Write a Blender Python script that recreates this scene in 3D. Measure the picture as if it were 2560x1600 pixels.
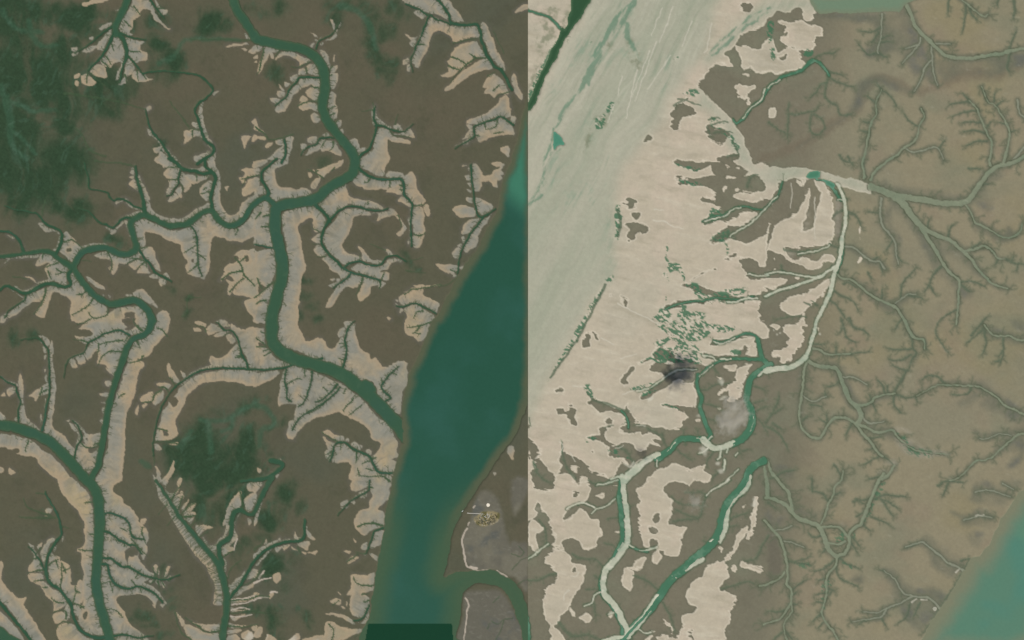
import bpy, math, random
import numpy as np

# ------------------------------------------------------------------ camera, light, exposure
sc = bpy.context.scene
for o in list(bpy.data.objects):
    bpy.data.objects.remove(o, do_unlink=True)
COL = sc.collection
PW, PH = 2560.0, 1600.0            # the place is laid out in map cells: 1 unit = 10 m on the ground
CAM_H = 5200.0
sc.unit_settings.scale_length = 10.0
cam_d = bpy.data.cameras.new('survey_camera')
cam = bpy.data.objects.new('survey_camera', cam_d)
COL.objects.link(cam)
cam.location = (0, 0, CAM_H)
cam_d.sensor_width = 36.0
cam_d.lens = 36.0 * CAM_H / PW
cam_d.clip_start = 10.0
cam_d.clip_end = 60000.0
sc.camera = cam

SUN_AZ = (0.745, -0.667)           # towards the sun on the ground: south-east
SUN_EL = math.radians(48.0)
world = bpy.data.worlds.new('World')
sc.world = world
world.use_nodes = True
wn = world.node_tree
wn.nodes.clear()
sky = wn.nodes.new('ShaderNodeTexSky')
sky.sky_type = 'NISHITA'
sky.sun_disc = False
sky.sun_elevation = SUN_EL
sky.sun_rotation = math.atan2(SUN_AZ[0], SUN_AZ[1])
bgn = wn.nodes.new('ShaderNodeBackground')
bgn.inputs['Strength'].default_value = 0.075
wout = wn.nodes.new('ShaderNodeOutputWorld')
wn.links.new(sky.outputs[0], bgn.inputs['Color'])
wn.links.new(bgn.outputs[0], wout.inputs['Surface'])
sun_d = bpy.data.lights.new('sun', 'SUN')
sun_d.energy = 3.6
sun_d.angle = math.radians(0.5)
sun_d.color = (1.0, 0.96, 0.86)
sun = bpy.data.objects.new('sun', sun_d)
COL.objects.link(sun)
from mathutils import Vector
_to = Vector((-SUN_AZ[0] * math.cos(SUN_EL), -SUN_AZ[1] * math.cos(SUN_EL), -math.sin(SUN_EL)))
sun.rotation_euler = _to.to_track_quat('-Z', 'Y').to_euler()
sun.location = (900, -800, 2000)
sc.view_settings.view_transform = 'Standard'
sc.view_settings.look = 'None'
sc.view_settings.gamma = 1.0
sc.view_settings.use_curve_mapping = False
sc.view_settings.exposure = 0.0
sc.cycles.volume_bounces = 16
sc.cycles.max_bounces = 24

# ------------------------------------------------------------------ survey of the place
LEFT = r'''
t 0 0
P 79,2 84,1 92,-3 104,-3 96,3 86,4 81,7 78,5
P 127,0 141,0 145,8 145,14 143,13 141,9 136,9 133,12 133,15 127,18 126,22 125,26 122,30 126,33 124,34 117,32 113,28 114,24 117,14 122,8 125,3
P 147,0 152,8 158,10 158,13 153,15 149,10; 145,12 150,17 154,22 158,26 161,27 158,28 152,22 146,20
P 105,28 103,36 99,44 97,48 91,46 92,41 98,35; 91,43 89,47 84,50 77,49 82,45
P 108,33 114,38 117,45 118,50 116,56 118,60 114,66 112,74 108,76 104,72 104,64 101,58 100,53 103,46 105,42
B 106,60 113,58 113,62 111,68 108,78 103,75 103,68
P 118,36 128,38 136,40 133,43 133,48 138,50 139,54 137,57 131,57 128,60 125,56 121,50 120,42
P 121,55 126,62 127,66 124,70 119,74 117,73 118,64
P 95,54 102,58 105,64 99,64 94,60; 91,62 98,64 101,70 101,74 94,73 88,70 85,67; 77,72 83,71 88,75 90,79 85,82 80,80 77,76; 70,72 75,70 75,73 71,75; 71,76 74,76 74,81 71,79
P 126,68 134,68 140,74 145,74 138,77 132,77 126,73
P 68,46 73,46 73,48 69,49; 69,51 74,48 74,51 70,53; 85,35 88,34 88,37 85,37; 112,80 116,74 120,74 119,79
P 94,26 104,22 106,23 97,28; 110,10 113,9 112,11
C 18 16 122,-6 117,8 112,18 109,26 110,32
C 9 5 109,26 105,38 101,46 96,54 90,60 84,66
C 11 4 112,32 117,39 120,48 118,58 115,68 113,78
C 6 3 113,31 120,34 128,36 138,38
C 5 3 121,53 126,59 131,65 135,70
C 6 2 107,25 98,30 91,36 84,42 76,47 70,51
C 6 3 140,-3 146,6 150,12 155,18
D 4 2 83,66 82,78; 85,69 92,75 100,81; 106,42 108,48; 96,58 105,66; 100,53 105,61; 123,48 133,49; 126,6 131,12 133,15; 117,20 124,26; 148,8 155,8; 129,62 131,76; 133,66 138,75; 118,70 120,79
C 4 9 135,69 150,67 165,68 178,69 190,73 198,80 201,86 195,92 188,97 184,104 187,112 190,122 193,131 199,137 202,141 200,146 193,150 187,155
P 188,104 191,98 193,97 192,108 195,120 198,130 201,137 203,142 204,150 199,150 200,143 196,137 192,128 189,118 187,108
P 182,115 188,117 188,121 183,120; 176,123 189,124 192,130 185,129 179,132 174,136 175,131 174,128; 184,148 198,143 195,148 190,152 186,150; 200,87 206,86 202,90; 185,100 188,97 187,102
D 4 2 188,123 178,122; 181,124 182,131
C 3 8 138,104 139,112 141,119 146,126 152,134 157,142 163,151 168,155
P 140,122 148,130 157,139 163,146 168,152 165,153 157,145 150,136; 139,121 144,125 145,128 142,128; 144,141 150,139 153,137 153,140 148,145; 152,142 158,148 161,153 148,153 150,147; 138,102 143,100 139,106
P 212,44 221,42 232,41 234,42 224,44; 228,46 233,46 232,48; 234,48 242,42 242,50 236,50; 232,32 236,37 233,37; 228,129 238,129 234,133 232,140 231,139; 240,128 243,128 243,132 238,133; 238,115 241,112 241,118; 239,55 243,52 243,56; 240,59 243,58 243,60
C 24 25 216,-8 219,-3 224,10 231,20 238,30 243,37 254,40 267,43 282,45 294,51 302,58 306,66 307,76 307,86 305,96 306,106 309,114 315,122 322,131 328,138 333,145 336,153
D 6 3 240,38 225,38 200,37 180,38; 100,148 85,142 78,128 70,120; 60,88 110,96 138,104; 178,120 170,108 160,95
G 30 2,10 4,70 2,120 20,150 46,84
G 17 30,20 26,50 44,96 30,130 14,40
G 12 50,150 64,120 80,14 150,48 165,60 152,20 205,24
g 14 110,92 124,84 150,70 116,24 84,34 60,66
I 16 10 0,82 5,94 9,106 10,120 11,134 16,143 26,150
I 8 5 8,96 20,100 34,105 52,104; 11,124 22,132 34,146; 2,10 12,24 26,30 40,31; 28,20 32,38 44,44 54,42; 150,60 166,52 176,38 200,37 226,38
g 8 96,12 100,30 104,46 60,30 54,70 70,86 90,90 150,140
t 1 0
P 8,45 22,46 27,47 19,49 14,51 11,57 8,63 5,68 2,69 4,60 7,52; 0,43 6,45 3,49 -2,49
P 18,57 20,52 26,49 33,49 39,51 45,54 51,57 48,59 44,60 41,62 40,58 35,55 30,53 24,53; 14,50 17,51 16,56 14,54
D 5 3 52,59 46,61 40,64 33,63; 7,46 5,60 1,71; 22,48 18,54
P 48,62 56,61 59,66 60,71 52,71 49,68; 41,65 46,64 48,70 43,71 40,70
C 7 3 61,73 50,73 42,73 38,77 32,84 28,91 23,96 18,100
P 42,75 52,74 60,75 60,83 54,82 50,81 42,85 36,90 32,98 27,105 22,107 19,104 21,98 27,93 32,86 38,80
P 33,72 39,70 39,76 35,78 32,75; 27,77 33,80 28,82; 21,80 27,85 24,85; 20,86 28,87 26,91 21,91; 14,94 23,93 20,99
P 50,84 60,83 60,96 56,95 51,92 48,89; 42,93 46,91 49,94 46,97 42,96; 40,100 48,96 58,99 58,106 52,103 44,104; 51,110 55,107 60,111 60,114 55,116
D 4 3 61,97 52,96 44,98; 47,64 48,69; 60,84 52,82; 40,100 44,98
P 61,48 65,48 69,53 69,60 66,58 63,52; 73,56 75,52 74,58; 67,60 70,60 69,64; 70,64 76,61 76,65 73,68 70,67; 69,69 77,69 77,76 75,81 72,84 69,82 69,75; 68,90 72,87 75,90 75,98 77,102 68,103; 68,106 77,103 76,110 72,115 69,112; 74,117 80,113 81,118 77,124 75,120; 78,126 82,122 83,125 80,128; 82,130 86,129 84,131
D 4 2 67,104 75,101; 69,67 73,62; 70,109 75,107; 73,117 78,113; 69,72 72,70
C 5 2 57,46 59,40 63,37 70,34 74,30 77,26 79,22
P 70,19 74,24 74,28 72,25; 77,26 79,23 80,22 79,27; 65,38 72,35 76,29 78,29 77,34 72,38; 51,31 56,33 58,35 55,34; 52,43 55,41 54,45; 55,37 58,37 57,39; 60,41 63,40 62,43; 59,36 62,33 60,36
C 4 8 113,100 112,108 112,113 114,119 112,128 109,138 105,143 100,146 96,151
C 6 2 113,119 120,119 126,122 133,124 140,124 146,120 149,117
D 5 2 126,124 131,128 139,129 147,131; 132,118 134,108; 110,97 112,102; 113,104 100,105
P 109,113 109,105 111,101 113,100 114,108 118,114 126,119 127,121 118,119 112,119; 129,121 134,117 139,122 139,124; 130,126 138,126 146,121 150,130 141,128
P 114,124 119,121 125,123 129,128 138,130 145,133 145,136 134,134 127,132 125,132 124,140 125,153 100,153 106,146 111,138 113,130
P 87,136 93,131 97,134 98,140 96,147 94,150 91,144; 98,141 105,140 101,145 98,146; 63,128 68,125 71,131; 48,131 58,129 58,134 52,136; 43,137 48,137 45,143 43,146
C 5 3 73,131 66,130 60,131 57,136 51,138 45,142 43,146
P 48,145 52,139 58,137 60,133 66,132 62,137 60,141 52,145 46,147; 61,138 67,133 74,134 78,140 82,147 74,146 68,142 62,143
D 3 2 73,134 72,140 69,142; 66,133 61,139
P 0,113 3,120 9,126 5,125 -1,121
D 5 4 0,120 8,127 12,132 20,132 28,129 35,127
P 28,131 36,129 35,135 32,145 30,153 27,153 29,142; 19,133 25,132 26,138 27,145 23,150 10,152 14,148 20,142 25,138 20,137; 0,129 10,130 8,133 1,131; 10,136 16,135 13,140 9,140
C 6 8 27,132 28,140 27,148 24,153
P 139,2 143,-3 170,-3 176,4 180,12 181,19 172,14 163,13 152,7 145,5
P 175,-1 182,0 188,8 195,18 196,21 186,21 183,14 179,7; 152,10 158,10 161,15 156,19 151,15 149,12
C 5 4 141,4 150,8 156,10 161,14 166,15 170,18 176,20 184,23
C 7 9 168,-3 174,2 178,8 182,12 183,20 190,23 200,24 208,23 212,30 213,38 216,46 219,54 226,62 233,68 237,76 242,85
P 213,23 217,22 221,28 225,40 229,50 234,58 236,66 233,66 226,58 220,50 216,40 213,30
P 164,18 170,17 176,22 183,23 177,28 169,30 166,34 164,42 160,50 156,57 155,62 148,60 148,52 153,40 158,28
P 175,29 184,25 198,25 210,26 211,35 203,35 195,38 188,40 184,35 178,31
C 6 2 163,16 160,24 157,33 152,42 149,50 146,58 148,68
P 145,54 144,60 139,61 139,57; 143,62 146,61 146,68 143,68; 151,61 155,60 154,65 150,63; 141,33 149,36 153,35 147,38; 146,40 151,37 150,44 147,44
P 184,52 188,46 196,41 207,38 212,45 218,54 208,55 200,61 190,66 183,60 184,55
P 181,58 192,56 199,60 195,66 188,65; 182,62 193,65 184,72 174,72 183,68
D 5 2 216,55 208,55 200,60 193,67 187,73 183,78; 184,54 195,58 199,61; 182,62 193,66; 208,55 202,51; 200,37 207,38; 186,41 195,39 205,36 212,37; 153,42 160,42
P 213,56 220,56 225,63 222,66 216,66 207,69 200,73 193,78 185,85 178,86 183,80 192,70 202,62
P 213,83 218,76 224,71 230,73 238,84 239,89 230,88 225,92 221,90 215,89 218,83; 214,80 220,72 226,70 224,75 216,82
D 4 2 240,87 232,89 227,92; 224,86 230,80; 219,72 226,68
P 231,92 238,90 240,100 242,110 236,112 226,111 218,114 206,118 199,116 202,113 214,109 222,104 228,98
C 5 3 243,118 236,112 230,110 222,114 212,117 206,120 206,128 200,133 192,138 188,140
P 208,119 220,115 230,112 236,114 243,121 243,127 230,127 220,131 211,134 208,130; 199,118 204,120 203,125; 195,132 203,122 205,127 200,131; 189,138 193,136; 196,135 206,128 205,132 198,137; 231,140 238,138 240,148 233,144
D 3 2 216,116 217,122; 228,113 226,120 218,122; 211,128 206,127; 225,126 234,124; 224,30 234,50
I 12 10 80,6 92,8 102,16 109,30 113,46
g 11 82,3 95,3 104,10 110,20 112,35 113,50 117,62 70,5 130,5 120,75 140,12 124,30
g 9 0,8 10,12 25,6 118,58 124,66 70,20 20,66
t 2 0
P 0,72 3,70 6,82 11,92 8,95 4,88 0,80; 11,5 15,5 15,9 4,12 4,10; 0,110 4,112 3,117 -2,116
t 0 1
C 9 15 -4,92 12,90 25,88 40,86 48,87 54,92 62,98 69,103
C 15 20 67,100 70,104 74,110 80,118 88,127 97,133 106,136 118,134 127,133 135,137 141,143 144,153
C 17 14 69,102 73,94 78,87 86,84 96,83 104,84 112,88 120,89 127,87 129,82 127,75 124,65 124,58 128,55 135,52 142,54 150,58 160,62 170,62 178,60 185,54 193,49 200,48 204,53 210,59 217,62 223,61 230,56 236,47 243,39 250,36 256,39 260,43
C 6 11 128,6 129,15 132,26 135,36 136,45 138,52
D 4 5 90,1 105,2 115,3 128,7
C 7 3 126,55 118,55 112,59 107,64 100,61 92,58 85,50 75,46
C 5 4 136,47 127,44 120,39 113,36 107,38 103,35 101,31 92,29 84,27 84,18 81,10 80,2
C 8 10 160,-1 168,4 174,9 184,11 193,13 201,12 204,18 201,27 199,36 200,44 201,50
C 7 8 194,-1 194,5 199,10 203,14
C 5 2 171,10 169,17 169,22 165,27 162,32 158,34
D 4 2 170,22 173,26 172,30; 169,18 160,18; 168,6 156,7
C 3 10 5,44 15,47 28,49 36,52 40,57 46,62 55,66 59,71 58,78 55,84 52,90
C 6 8 -2,67 8,68 15,72 19,78 21,84 23,88
C 10 8 68,104 65,107 65,112 67,117 63,120 57,119 48,117 38,119 28,125 20,125 12,121 5,119 -1,124
C 4 3 24,127 23,132 15,138 8,143 4,150
D 6 3 43,121 42,130 38,138 32,146; 40,54 41,46 43,38
C 7 4 130,82 136,92 142,98 145,105 152,109 162,115
D 4 2 133,83 140,82; 142,97 130,94 122,97 120,99; 102,87 104,92 106,98 104,106; 138,94 139,101; 137,96 130,104; 133,94 124,93
C 4 3 179,62 184,68 186,78 187,88 187,100 191,110
D 3 2 188,89 194,94; 186,97 182,102; 186,99 178,106; 185,81 174,87; 183,74 185,72; 223,62 225,66 222,71; 200,14 196,18; 192,28 196,26; 190,32 198,30; 185,12 186,20
D 4 2 60,77 68,76 75,81 78,84; 54,97 44,101; 89,130 84,137 76,142 68,146; 103,137 102,145 97,148 88,149 84,144; 82,124 76,130; 79,127 72,128; 53,102 58,107 52,108; 58,106 64,107; 45,105 48,113; 41,88 40,94
P 139,40 142,41 144,46 150,51 160,55 168,56 175,54 184,48 190,44 197,40 199,44 198,48 190,50 183,55 178,60 168,61 158,60 148,56 141,53 138,48
P 130,14 133,16 136,24 139,32 141,38 137,40 135,34 132,24; 124,8 127,7 127,13 124,12; 123,16 127,15 126,18; 122,24 127,18 129,23 131,29 126,27
P 160,1 168,3 174,7 185,8 192,6 197,10 186,10 175,8 168,4; 195,-2 203,-2 204,6 207,10 208,17 205,17 203,12 198,7; 184,-2 192,-2 192,4 186,2
P 204,19 208,20 208,28 208,38 212,47 218,52 224,51 228,45 230,40 236,36 243,33 243,38 236,46 229,55 222,60 214,59 206,52 202,46 201,36 203,26
P 148,-2 160,-2 166,4 167,8 160,8 155,5 147,2; 154,13 158,8 165,7 170,9 168,18 160,18 155,15; 160,19 167,19 168,23 164,27 160,33 158,30 160,25; 172,12 176,14 181,20 178,26 174,30 173,24 170,20; 176,14 184,14 194,15 199,14 195,18 185,22 180,22 177,18; 166,29 171,24 172,32 171,36 168,31; 159,38 165,31 170,35 163,39; 188,28 193,22 199,20 200,26 197,34 197,38 192,37 189,33; 154,3 157,5 155,7
P 126,58 130,56 138,56 146,60 156,64 166,66 176,64 182,58 190,53 198,50 204,55 212,62 220,65 228,63 234,56 243,46 243,68 240,72 234,76 228,78 216,77 206,73 201,73 199,82 199,95 198,104 195,110 193,112 186,110 178,108 176,102 178,97 174,90 172,86 170,80 160,75 150,70 143,68 138,68 138,74 138,80 133,83 130,80 128,72 126,64
B 181,95 184,93 183,97
P 133,84 140,82 145,84 147,90 149,98 152,105 146,104 143,98 138,92
P 88,91 100,87 110,90 120,92 128,88 131,86 134,91 125,95 118,98 112,98 110,104 107,108 105,106 106,98 100,94 94,94; 122,97 132,94 138,96 140,105 142,107 130,107 134,100 128,103 125,101; 141,110 147,108 151,111 146,112; 150,112 156,112 156,117 152,119; 154,108 158,107 160,112; 102,102 105,101 104,104
P 105,70 110,64 116,58 121,56 123,60 122,66 124,75 122,72 119,60 117,60 112,65 107,71; 112,57 118,53 130,48 135,48 133,51 122,54 114,59
P 108,40 113,38 118,36 124,40 133,46 128,46 121,42 117,38 112,41 110,43; 100,63 107,66 105,67; 110,59 113,56 113,58
P 56,84 60,78 68,77 75,82 80,81 88,80 98,79 102,81 92,82 82,84 76,90 70,96 66,95 60,90 55,87
B 62,84 66,82 67,86 63,87
P 60,76 61,69 64,68 68,73 71,77; 36,60 40,59 43,63 49,66 54,68 56,71 50,68 44,68 40,64; 53,82 56,73 57,73 55,80; 50,85 54,82 52,86
P 35,97 40,88 46,88 51,92 52,97 44,98 40,100 34,100; -2,92 15,91 30,90 38,89 34,92 22,93 12,92 5,97 2,101 8,94 -2,94; 33,85 40,84 36,86; 7,70 14,73 12,74; 19,77 22,84 24,86 21,84
P 43,102 52,94 58,95 64,100 66,103 64,107 63,114 62,119 55,116 45,115 38,117 35,116 42,113 46,112 44,107
P 24,110 30,111 37,118 34,116 28,112; 13,119 20,122 28,122 35,118 32,123 24,126 17,124
P 67,107 70,109 74,115 80,121 88,130 101,138 102,145 112,140 120,139 130,138 137,141 140,153 129,153 128,144 122,143 117,145 114,153 72,153 66,146 67,138 66,132 60,128 54,125 50,126 47,133 45,141 43,148 38,149 34,146 36,140 40,134 42,125 44,121 52,119 60,121 66,119
B 30,137 36,133 39,137 33,142; 36,128 40,127 39,131
P 25,127 35,123 42,122 41,130 36,134 30,134 22,141 16,146 6,150 6,147 14,140 21,133; 5,120 12,124 22,130 14,125; 2,147 8,145 5,153 0,153
P 82,110 86,111 92,116 98,119 100,122 94,121 88,118 84,114; 125,125 130,123 136,123 141,129 146,136 142,136 134,131 127,129; 148,146 153,142 158,144 160,153 150,153; 117,127 124,127 123,130; 66,107 70,107 70,112 67,112; 143,137 147,136 149,140; 98,126 99,127 98,129; 103,127 105,129 104,130
g 10 6,10 14,28 30,12 34,30 48,20 20,45 46,44 74,50 72,40 52,6 70,56 8,52 40,8 56,36
G 24 5,5 24,18 46,24 60,2
G 12 72,48 52,44 14,40
g 7 108,80 116,82 119,85
g 5 160,118 164,122 178,130 177,146 70,86
D 4 2 178,128 177,138 177,144 172,148; 178,130 190,130; 78,95 86,96; 12,110 25,112
t 1 1
P -2,43 5,40 12,40 13,46 13,55 12,60 14,70 16,80 12,82 5,80 -2,78; -2,92 4,86 17,84 18.5,100 17,112 10,120 4,116 -2,114; -2,131 8,124 16,118 14,128 12,133 6,135 -2,134; -2,137 6,135 11,136 11,145 10,153 -2,153
D 5 3 17,115 10,121 4,126 -2,130; 5,50 -1,55; 12,52 6,54; 13,62 5,64; 6,121 1,112; 10,133 4,133 0,136
C 5 4 18,83 8,82 -2,80
P -20,115 -30,104 -24,98 -21,91 -14,86 -7,85 2,88 2,128 -7,129 -16,128 -23,124 -20,118 -14,113 -12,108 -17,116 -25,126 -28,125 -26,118 -29,113; -11,134 2,131 2,153 -4,147 -10,140; -30,112 -34,114 -30,106 -26,107; -22,122 -26,127 -28,124
D 5 3 -20,93 -14,100 -12,108 -8,112 -1,119; -12,112 -18,117 -25,125; -14,105 -24,107 -32,113; -10,92 -15,96
P -30,27 -26,26 -28,30; -14,9 2,8 2,14 -6,16 -12,17 -10,12; -16,17 -10,17 -9,21 -13,21; -7,18 2,17 2,27 -10,34 -14,30 -9,22
D 4 2 2,14 -6,16 -14,18; -8,16 -13,25
P 26,49 35,47 45,45 53,43 58,45 62,51 66,57 66,62 62,66 56,68 54,62 54,56 48,57 41,61 40,66 42,72 44,83 46,95 48,103 44,111 43,120 41,130 40,140 39,153 21,153 24,142 27,128 29,115 31,100 30,88 28,76 25,63 24,54
P -2,3 10,0 8,5 -2,7; 8,10 17,4 24,-1 31,-1 25,5 19,9 18,14 19,21 23,25 32,27 40,28 43,27 50,28 52,31 45,34 35,35 24,36 19,39 14,36 12,33 13,28 10,23 7,18
C 6 9 20,-1 12,5 6,10 5,18 10,26 12,31 10,36
P -2,16 3,18 1,22 -2,22; -2,27 6,24 9,30 6,33 -2,33
P 58,8 65,6 76,2 83,0 80,5 72,9 66,14 63,16 58,12; 52,25 56,18 62,16 60,22 57,27 53,27; 49,12 53,13 52,16 49,15; 50,9 52,9 52,11; 53,9 55,9 55,11
D 4 3 64,17 56,12 49,9; 72,10 74,7; 56,12 59,10
C 25 33 93,-1 93,6 91,12 84,18 76,22 68,27 60,34 52,38 40,40 28,42 20,45 18,54 18,65 20,75 23,87 25,100 24,112 21,125 18,137 15,148 15,157
P 59,40 66,33 72,25 78,21 85,21 86,28 90,35 100,37 110,40 120,45 120,47 112,46 100,44 92,42 84,44 78,49 71,55 68,54 64,47
C 8 8 56,42 62,48 68,54 70,58
C 6 4 70,56 78,49 86,44 96,44 108,47 117,48 124,46
C 8 4 69,57 64,66 62,76 66,85 73,93 82,101 90,106 100,109 112,112 118,114
P 71,60 80,50 88,46 96,46 108,49 108,52 98,52 93,55 91,62 87,70 82,78 83,84 87,89 98,91 99,95 92,96 86,100 76,94 68,86 63,76 65,67; 110,50 118,49 127,48 130,52 120,54 116,57 111,56; 126,46 130,47 135,53 141,61 142,65 138,70 135,72 133,69 137,66 138,60 132,54
P 52,75 58,71 61,70 61,78 56,78; 55,84 58,80 63,84 67,89 62,91 56,88; 62,93 70,91 73,94 80,100 88,104 89,107 84,112 80,113 78,108 70,103 68,99 64,96
C 6 4 84,101 90,97 99,96 107,99 118,99 124,92 133,91 142,96
D 3 2 98,96 98,88; 62,69 53,63; 60,79 54,79; 66,91 58,92; 134,52 137,60 136,64; 122,85 108,79; 106,42 106,38; 76,49 80,47; 142,96 158,92
P 96,82 100,82 104,88 108,94 118,95 120,96 118,98 107,97 100,95 100,88; 122,84 127,85 131,89 128,90 124,87; 90,102 98,98 106,100 118,100 124,95 130,93 133,95 127,98 124,103 119,105 120,110 118,113 110,111 100,107; 120,107 125,107 125,114 119,113; 90,107 100,111 98,118 92,120 84,121 79,126 76,132 72,138 66,139 68,134 72,126 77,119 84,113; 101,111 117,115 116,118 110,120 108,127 101,133 97,130 97,124 100,117; 118,115 122,116 119,121 117,120; 134,94 137,95 135,96
C 5 3 90,107 88,110 80,116 73,121
D 5 3 101,110 99,118 94,127; 119,113 121,106; 118,114 117,121
P 68,119 76,116 78,118 72,120; 70,113 74,112 73,115; 75,113 79,113 78,116
P 100,-2 124,-2 122,8 121,15 116,15 108,12 100,7 95,4; 123,13 128,11 138,13 139,17 130,17 123,16; 139,17 147,11 150,15 153,27 158,36 160,40 155,44 148,40 141,32 141,25; 94,8 100,11 106,15 115,18 126,20 125,27 118,28 108,29 100,27 92,21 91,17; 128,19 137,19 138,25 138,33 130,31 123,30 127,25; 135,38 139,34 144,39 148,44 145,44 140,41; 148,44 157,45 159,50 159,58 159,70 150,70 148,60 147,52; 159,43 164,43 165,50 163,53 160,50; 149,71 159,70 157,75 155,83 150,83 147,78; 145,66 147,66 146,69; 145,70 147,71 146,75; 144,76 146,77 145,80
P 145,55 147,56 146,62
C 8 4 93,3 98,9 106,15 118,18 130,18 138,19 140,26 140,33 147,40 147,50 146,62 147,75 147,82
D 4 2 149,44 159,42; 149,70 154,72 160,69; 127,19 126,26; 108,17 106,21 102,21; 138,24 135,24; 138,28 136,28
P 204,5 209,4 213,10 217,15 223,14 225,10 230,8 232,4 234,8 230,11 233,18 228,20 229,25 224,24 220,20 214,21 212,27 207,30 205,20; 200,8 202,7 202,10; 197,14 203,15 203,20 198,18; 199,35 205,36 204,40 199,38; 195,6 199,5 199,6; 223,4 230,2 235,4 233,7 227,7; 226,9 232,10 234,14 228,14
P 199,22 203,22 203,26; 199,28 204,29 203,31
C 5 5 203,4 204,15 205,28 207,42 209,52 215,53 222,49 226,46
C 6 4 215,53 208,63 201,72 196,82 192,95 190,107
D 4 3 190,107 188,112 180,118 173,120
P 207,36 215,38 224,43 220,48 213,52 209,48; 186,46 195,43 205,45 207,52 203,55 192,54; 196,62 204,57 212,55 207,61 200,70 194,70; 220,53 223,50 218,60 213,66 210,75 208,80 203,85 199,88 196,84 200,75 206,66 213,58; 185,88 190,82 193,84 191,92 187,92; 190,80 194,79 194,82; 194,74 197,73 197,77
P 171,98 180,99 190,100 190,105 182,107 175,103; 191,102 196,100 194,104; 187,107 190,110 187,110; 181,106 188,106 187,108
P 135,130 140,126 150,122 158,121 158,128 164,131 173,135 172,142 169,144 160,138 152,135 146,134 140,138 136,136; 139,142 145,137 152,136 160,142 168,146 167,153 145,153 142,147; 150,119 158,118 166,118 166,120 156,121; 168,118 173,117 174,119 169,119; 140,124 148,121 154,121 148,123; 132,133 134,133 134,135; 132,136 134,137 133,139; 135,140 139,142 136,145; 136,128 139,128 137,131; 124,149 128,149 126,151
C 4 4 170,145 162,141 152,136 145,136 138,139 133,138
D 3 3 175,118 160,121 148,122 140,127
D 4 2 184,104 189,106; 158,143 152,144 148,150; 142,105 160,107
K0 242,0 239,7 235,18 233,28 231,38 227,52 221,60 212,80 205,90 197,100 190,112 184,125 178,135 172,148 167,151 162,163 157,176 151,191 146,201 144,211 141,223 138,236 139,246 140,261 138,271 134,281 131,296 129,302 126,317 124,327 122,342 120,357 117,372 114,387 112,402 109,417 107,432 103,460 196,460 190,452 193,432 195,417 197,408 203,402 212,400 226,402 235,408 242,420 248,435 254,460 265,460 262,440 256,420 248,404 240,396 236,394 225,388 212,388 200,389 187,390 178,394 180,382 183,367 187,352 192,337 198,327 205,317 213,304 218,299 226,286 233,276 242,264 249,251 257,229 259,200 259,-40 250,-30
K4 107,439 184,439 186,462 103,462
g 7 60,8 140,98 150,104 50,110 46,130 52,140 40,150 60,150
t 0 2
P 82,-2 93,-2 88,1 86,4 80,4; 70,35 80,31 81,38 80,41 75,41 72,36; 64,38 68,36 72,40 74,44 70,45 67,41
P 78,4 93,-2 129,-2 129,4 130,8 133,12 124,15 122,20 118,28 114,35 112,45 109,53 103,49 100,44 96,42 92,42 93,35 92,30 88,33 84,38 82,35 80,33 81,28 86,23 78,22 71,17 72,15 85,16 87,11 80,9 74,9 76,6
B 74,10 83,9 86,11 83,15 71,15; 115,-2 118,5 124,7 128,6 129,-2
P 149,-2 159,-2 160,5 158,12 152,20 146,26 140,33 136,36 130,38 122,40 120,36 124,25 128,20 137,16 144,10; 129,-2 141,-2 141,8 135,13 130,10
P 121,41 128,39 134,39 137,43 135,46 131,50 129,60 127,70 124,78 120,90 119,105 119,120 117,130 115,145 113,153 92,153 96,142 99,130 102,112 104,95 107,80 111,68 116,55
P 99,58 106,58 104,62 100,62; 95,70 102,69 101,73 95,72; 95,78 100,78 100,79; 97,84 100,82 99,88; 95,96 98,93 98,100; 100,45 110,47 108,52 101,48
C 17 16 143,-1 142,8 135,14 126,18 121,25 117,35 113,47 109,60 105,72 102,85 100,97 98,110 95,125 93,137 88,147 84,152
D 4 2 116,19 107,20 100,21 93,24; 116,30 104,30 97,34 92,42; 84,22 75,19 68,18; 158,15 153,9 148,8; 134,36 128,39 120,40; 134,35 136,34; 118,70 112,74; 95,116 88,118; 73,4 80,2 86,-2; 93,23 92,32; 101,21 99,25; 122,14 118,20; 130,20 133,27
C 6 2 123,14 113,10 105,11 97,14 90,19 84,22 80,30 72,34 66,37 62,43 61,55
D 6 4 134,9 128,4 126,-1
C 27 27 -8,99 5,100 15,102 28,106 40,111 52,119 62,129 70,138 77,146 83,152 87,156 91,164 93,173
C 27 25 91,163 93,174 94,185 94,197 93,211 92,226 91,242 92,257 94,267 96,275 99,285 102,294 106,310
C 5 3 17,97 17,85 19,77 16,68 15,62 8,59 -1,53
C 7 3 40,104 42,95 44,80 47,68 47,55 46,40 46,30 41,22 35,17 20,19
C 5 2 70,131 72,122 76,114 77,108 73,99 68,95
D 4 2 76,115 81,120 90,120 95,116; 44,66 36,70; 40,64 36,75; 27,115 25,120 24,124; 20,80 22,80
P 18,51 20,54 22,62 22,72 23,82 24,90 30,96 36,101 39,104 32,103 25,98 18,96 18,90 20,80 18,70 17,62; 2,53 6,57 15,60 16,62 8,60 3,56; 6,66 10,63 15,65 12,70 8,72; 1,71 4,68 5,72; -2,86 4,88 6,94 -2,94; 13,94 16,92 16,96
P 39,14 47,19 46,26 42,22; 48,21 50,20 51,30 50,42 52,52 53,62 52,72 51,85 50,100 58,107 64,114 70,120 70,126 69,130 60,122 52,114 43,107 42,102 44,95 46,85 47,74 49,65 48,52 46,42 47,30; 36,67 40,64 46,60 46,70 40,72 36,75 34,77 33,73 28,72
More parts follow.
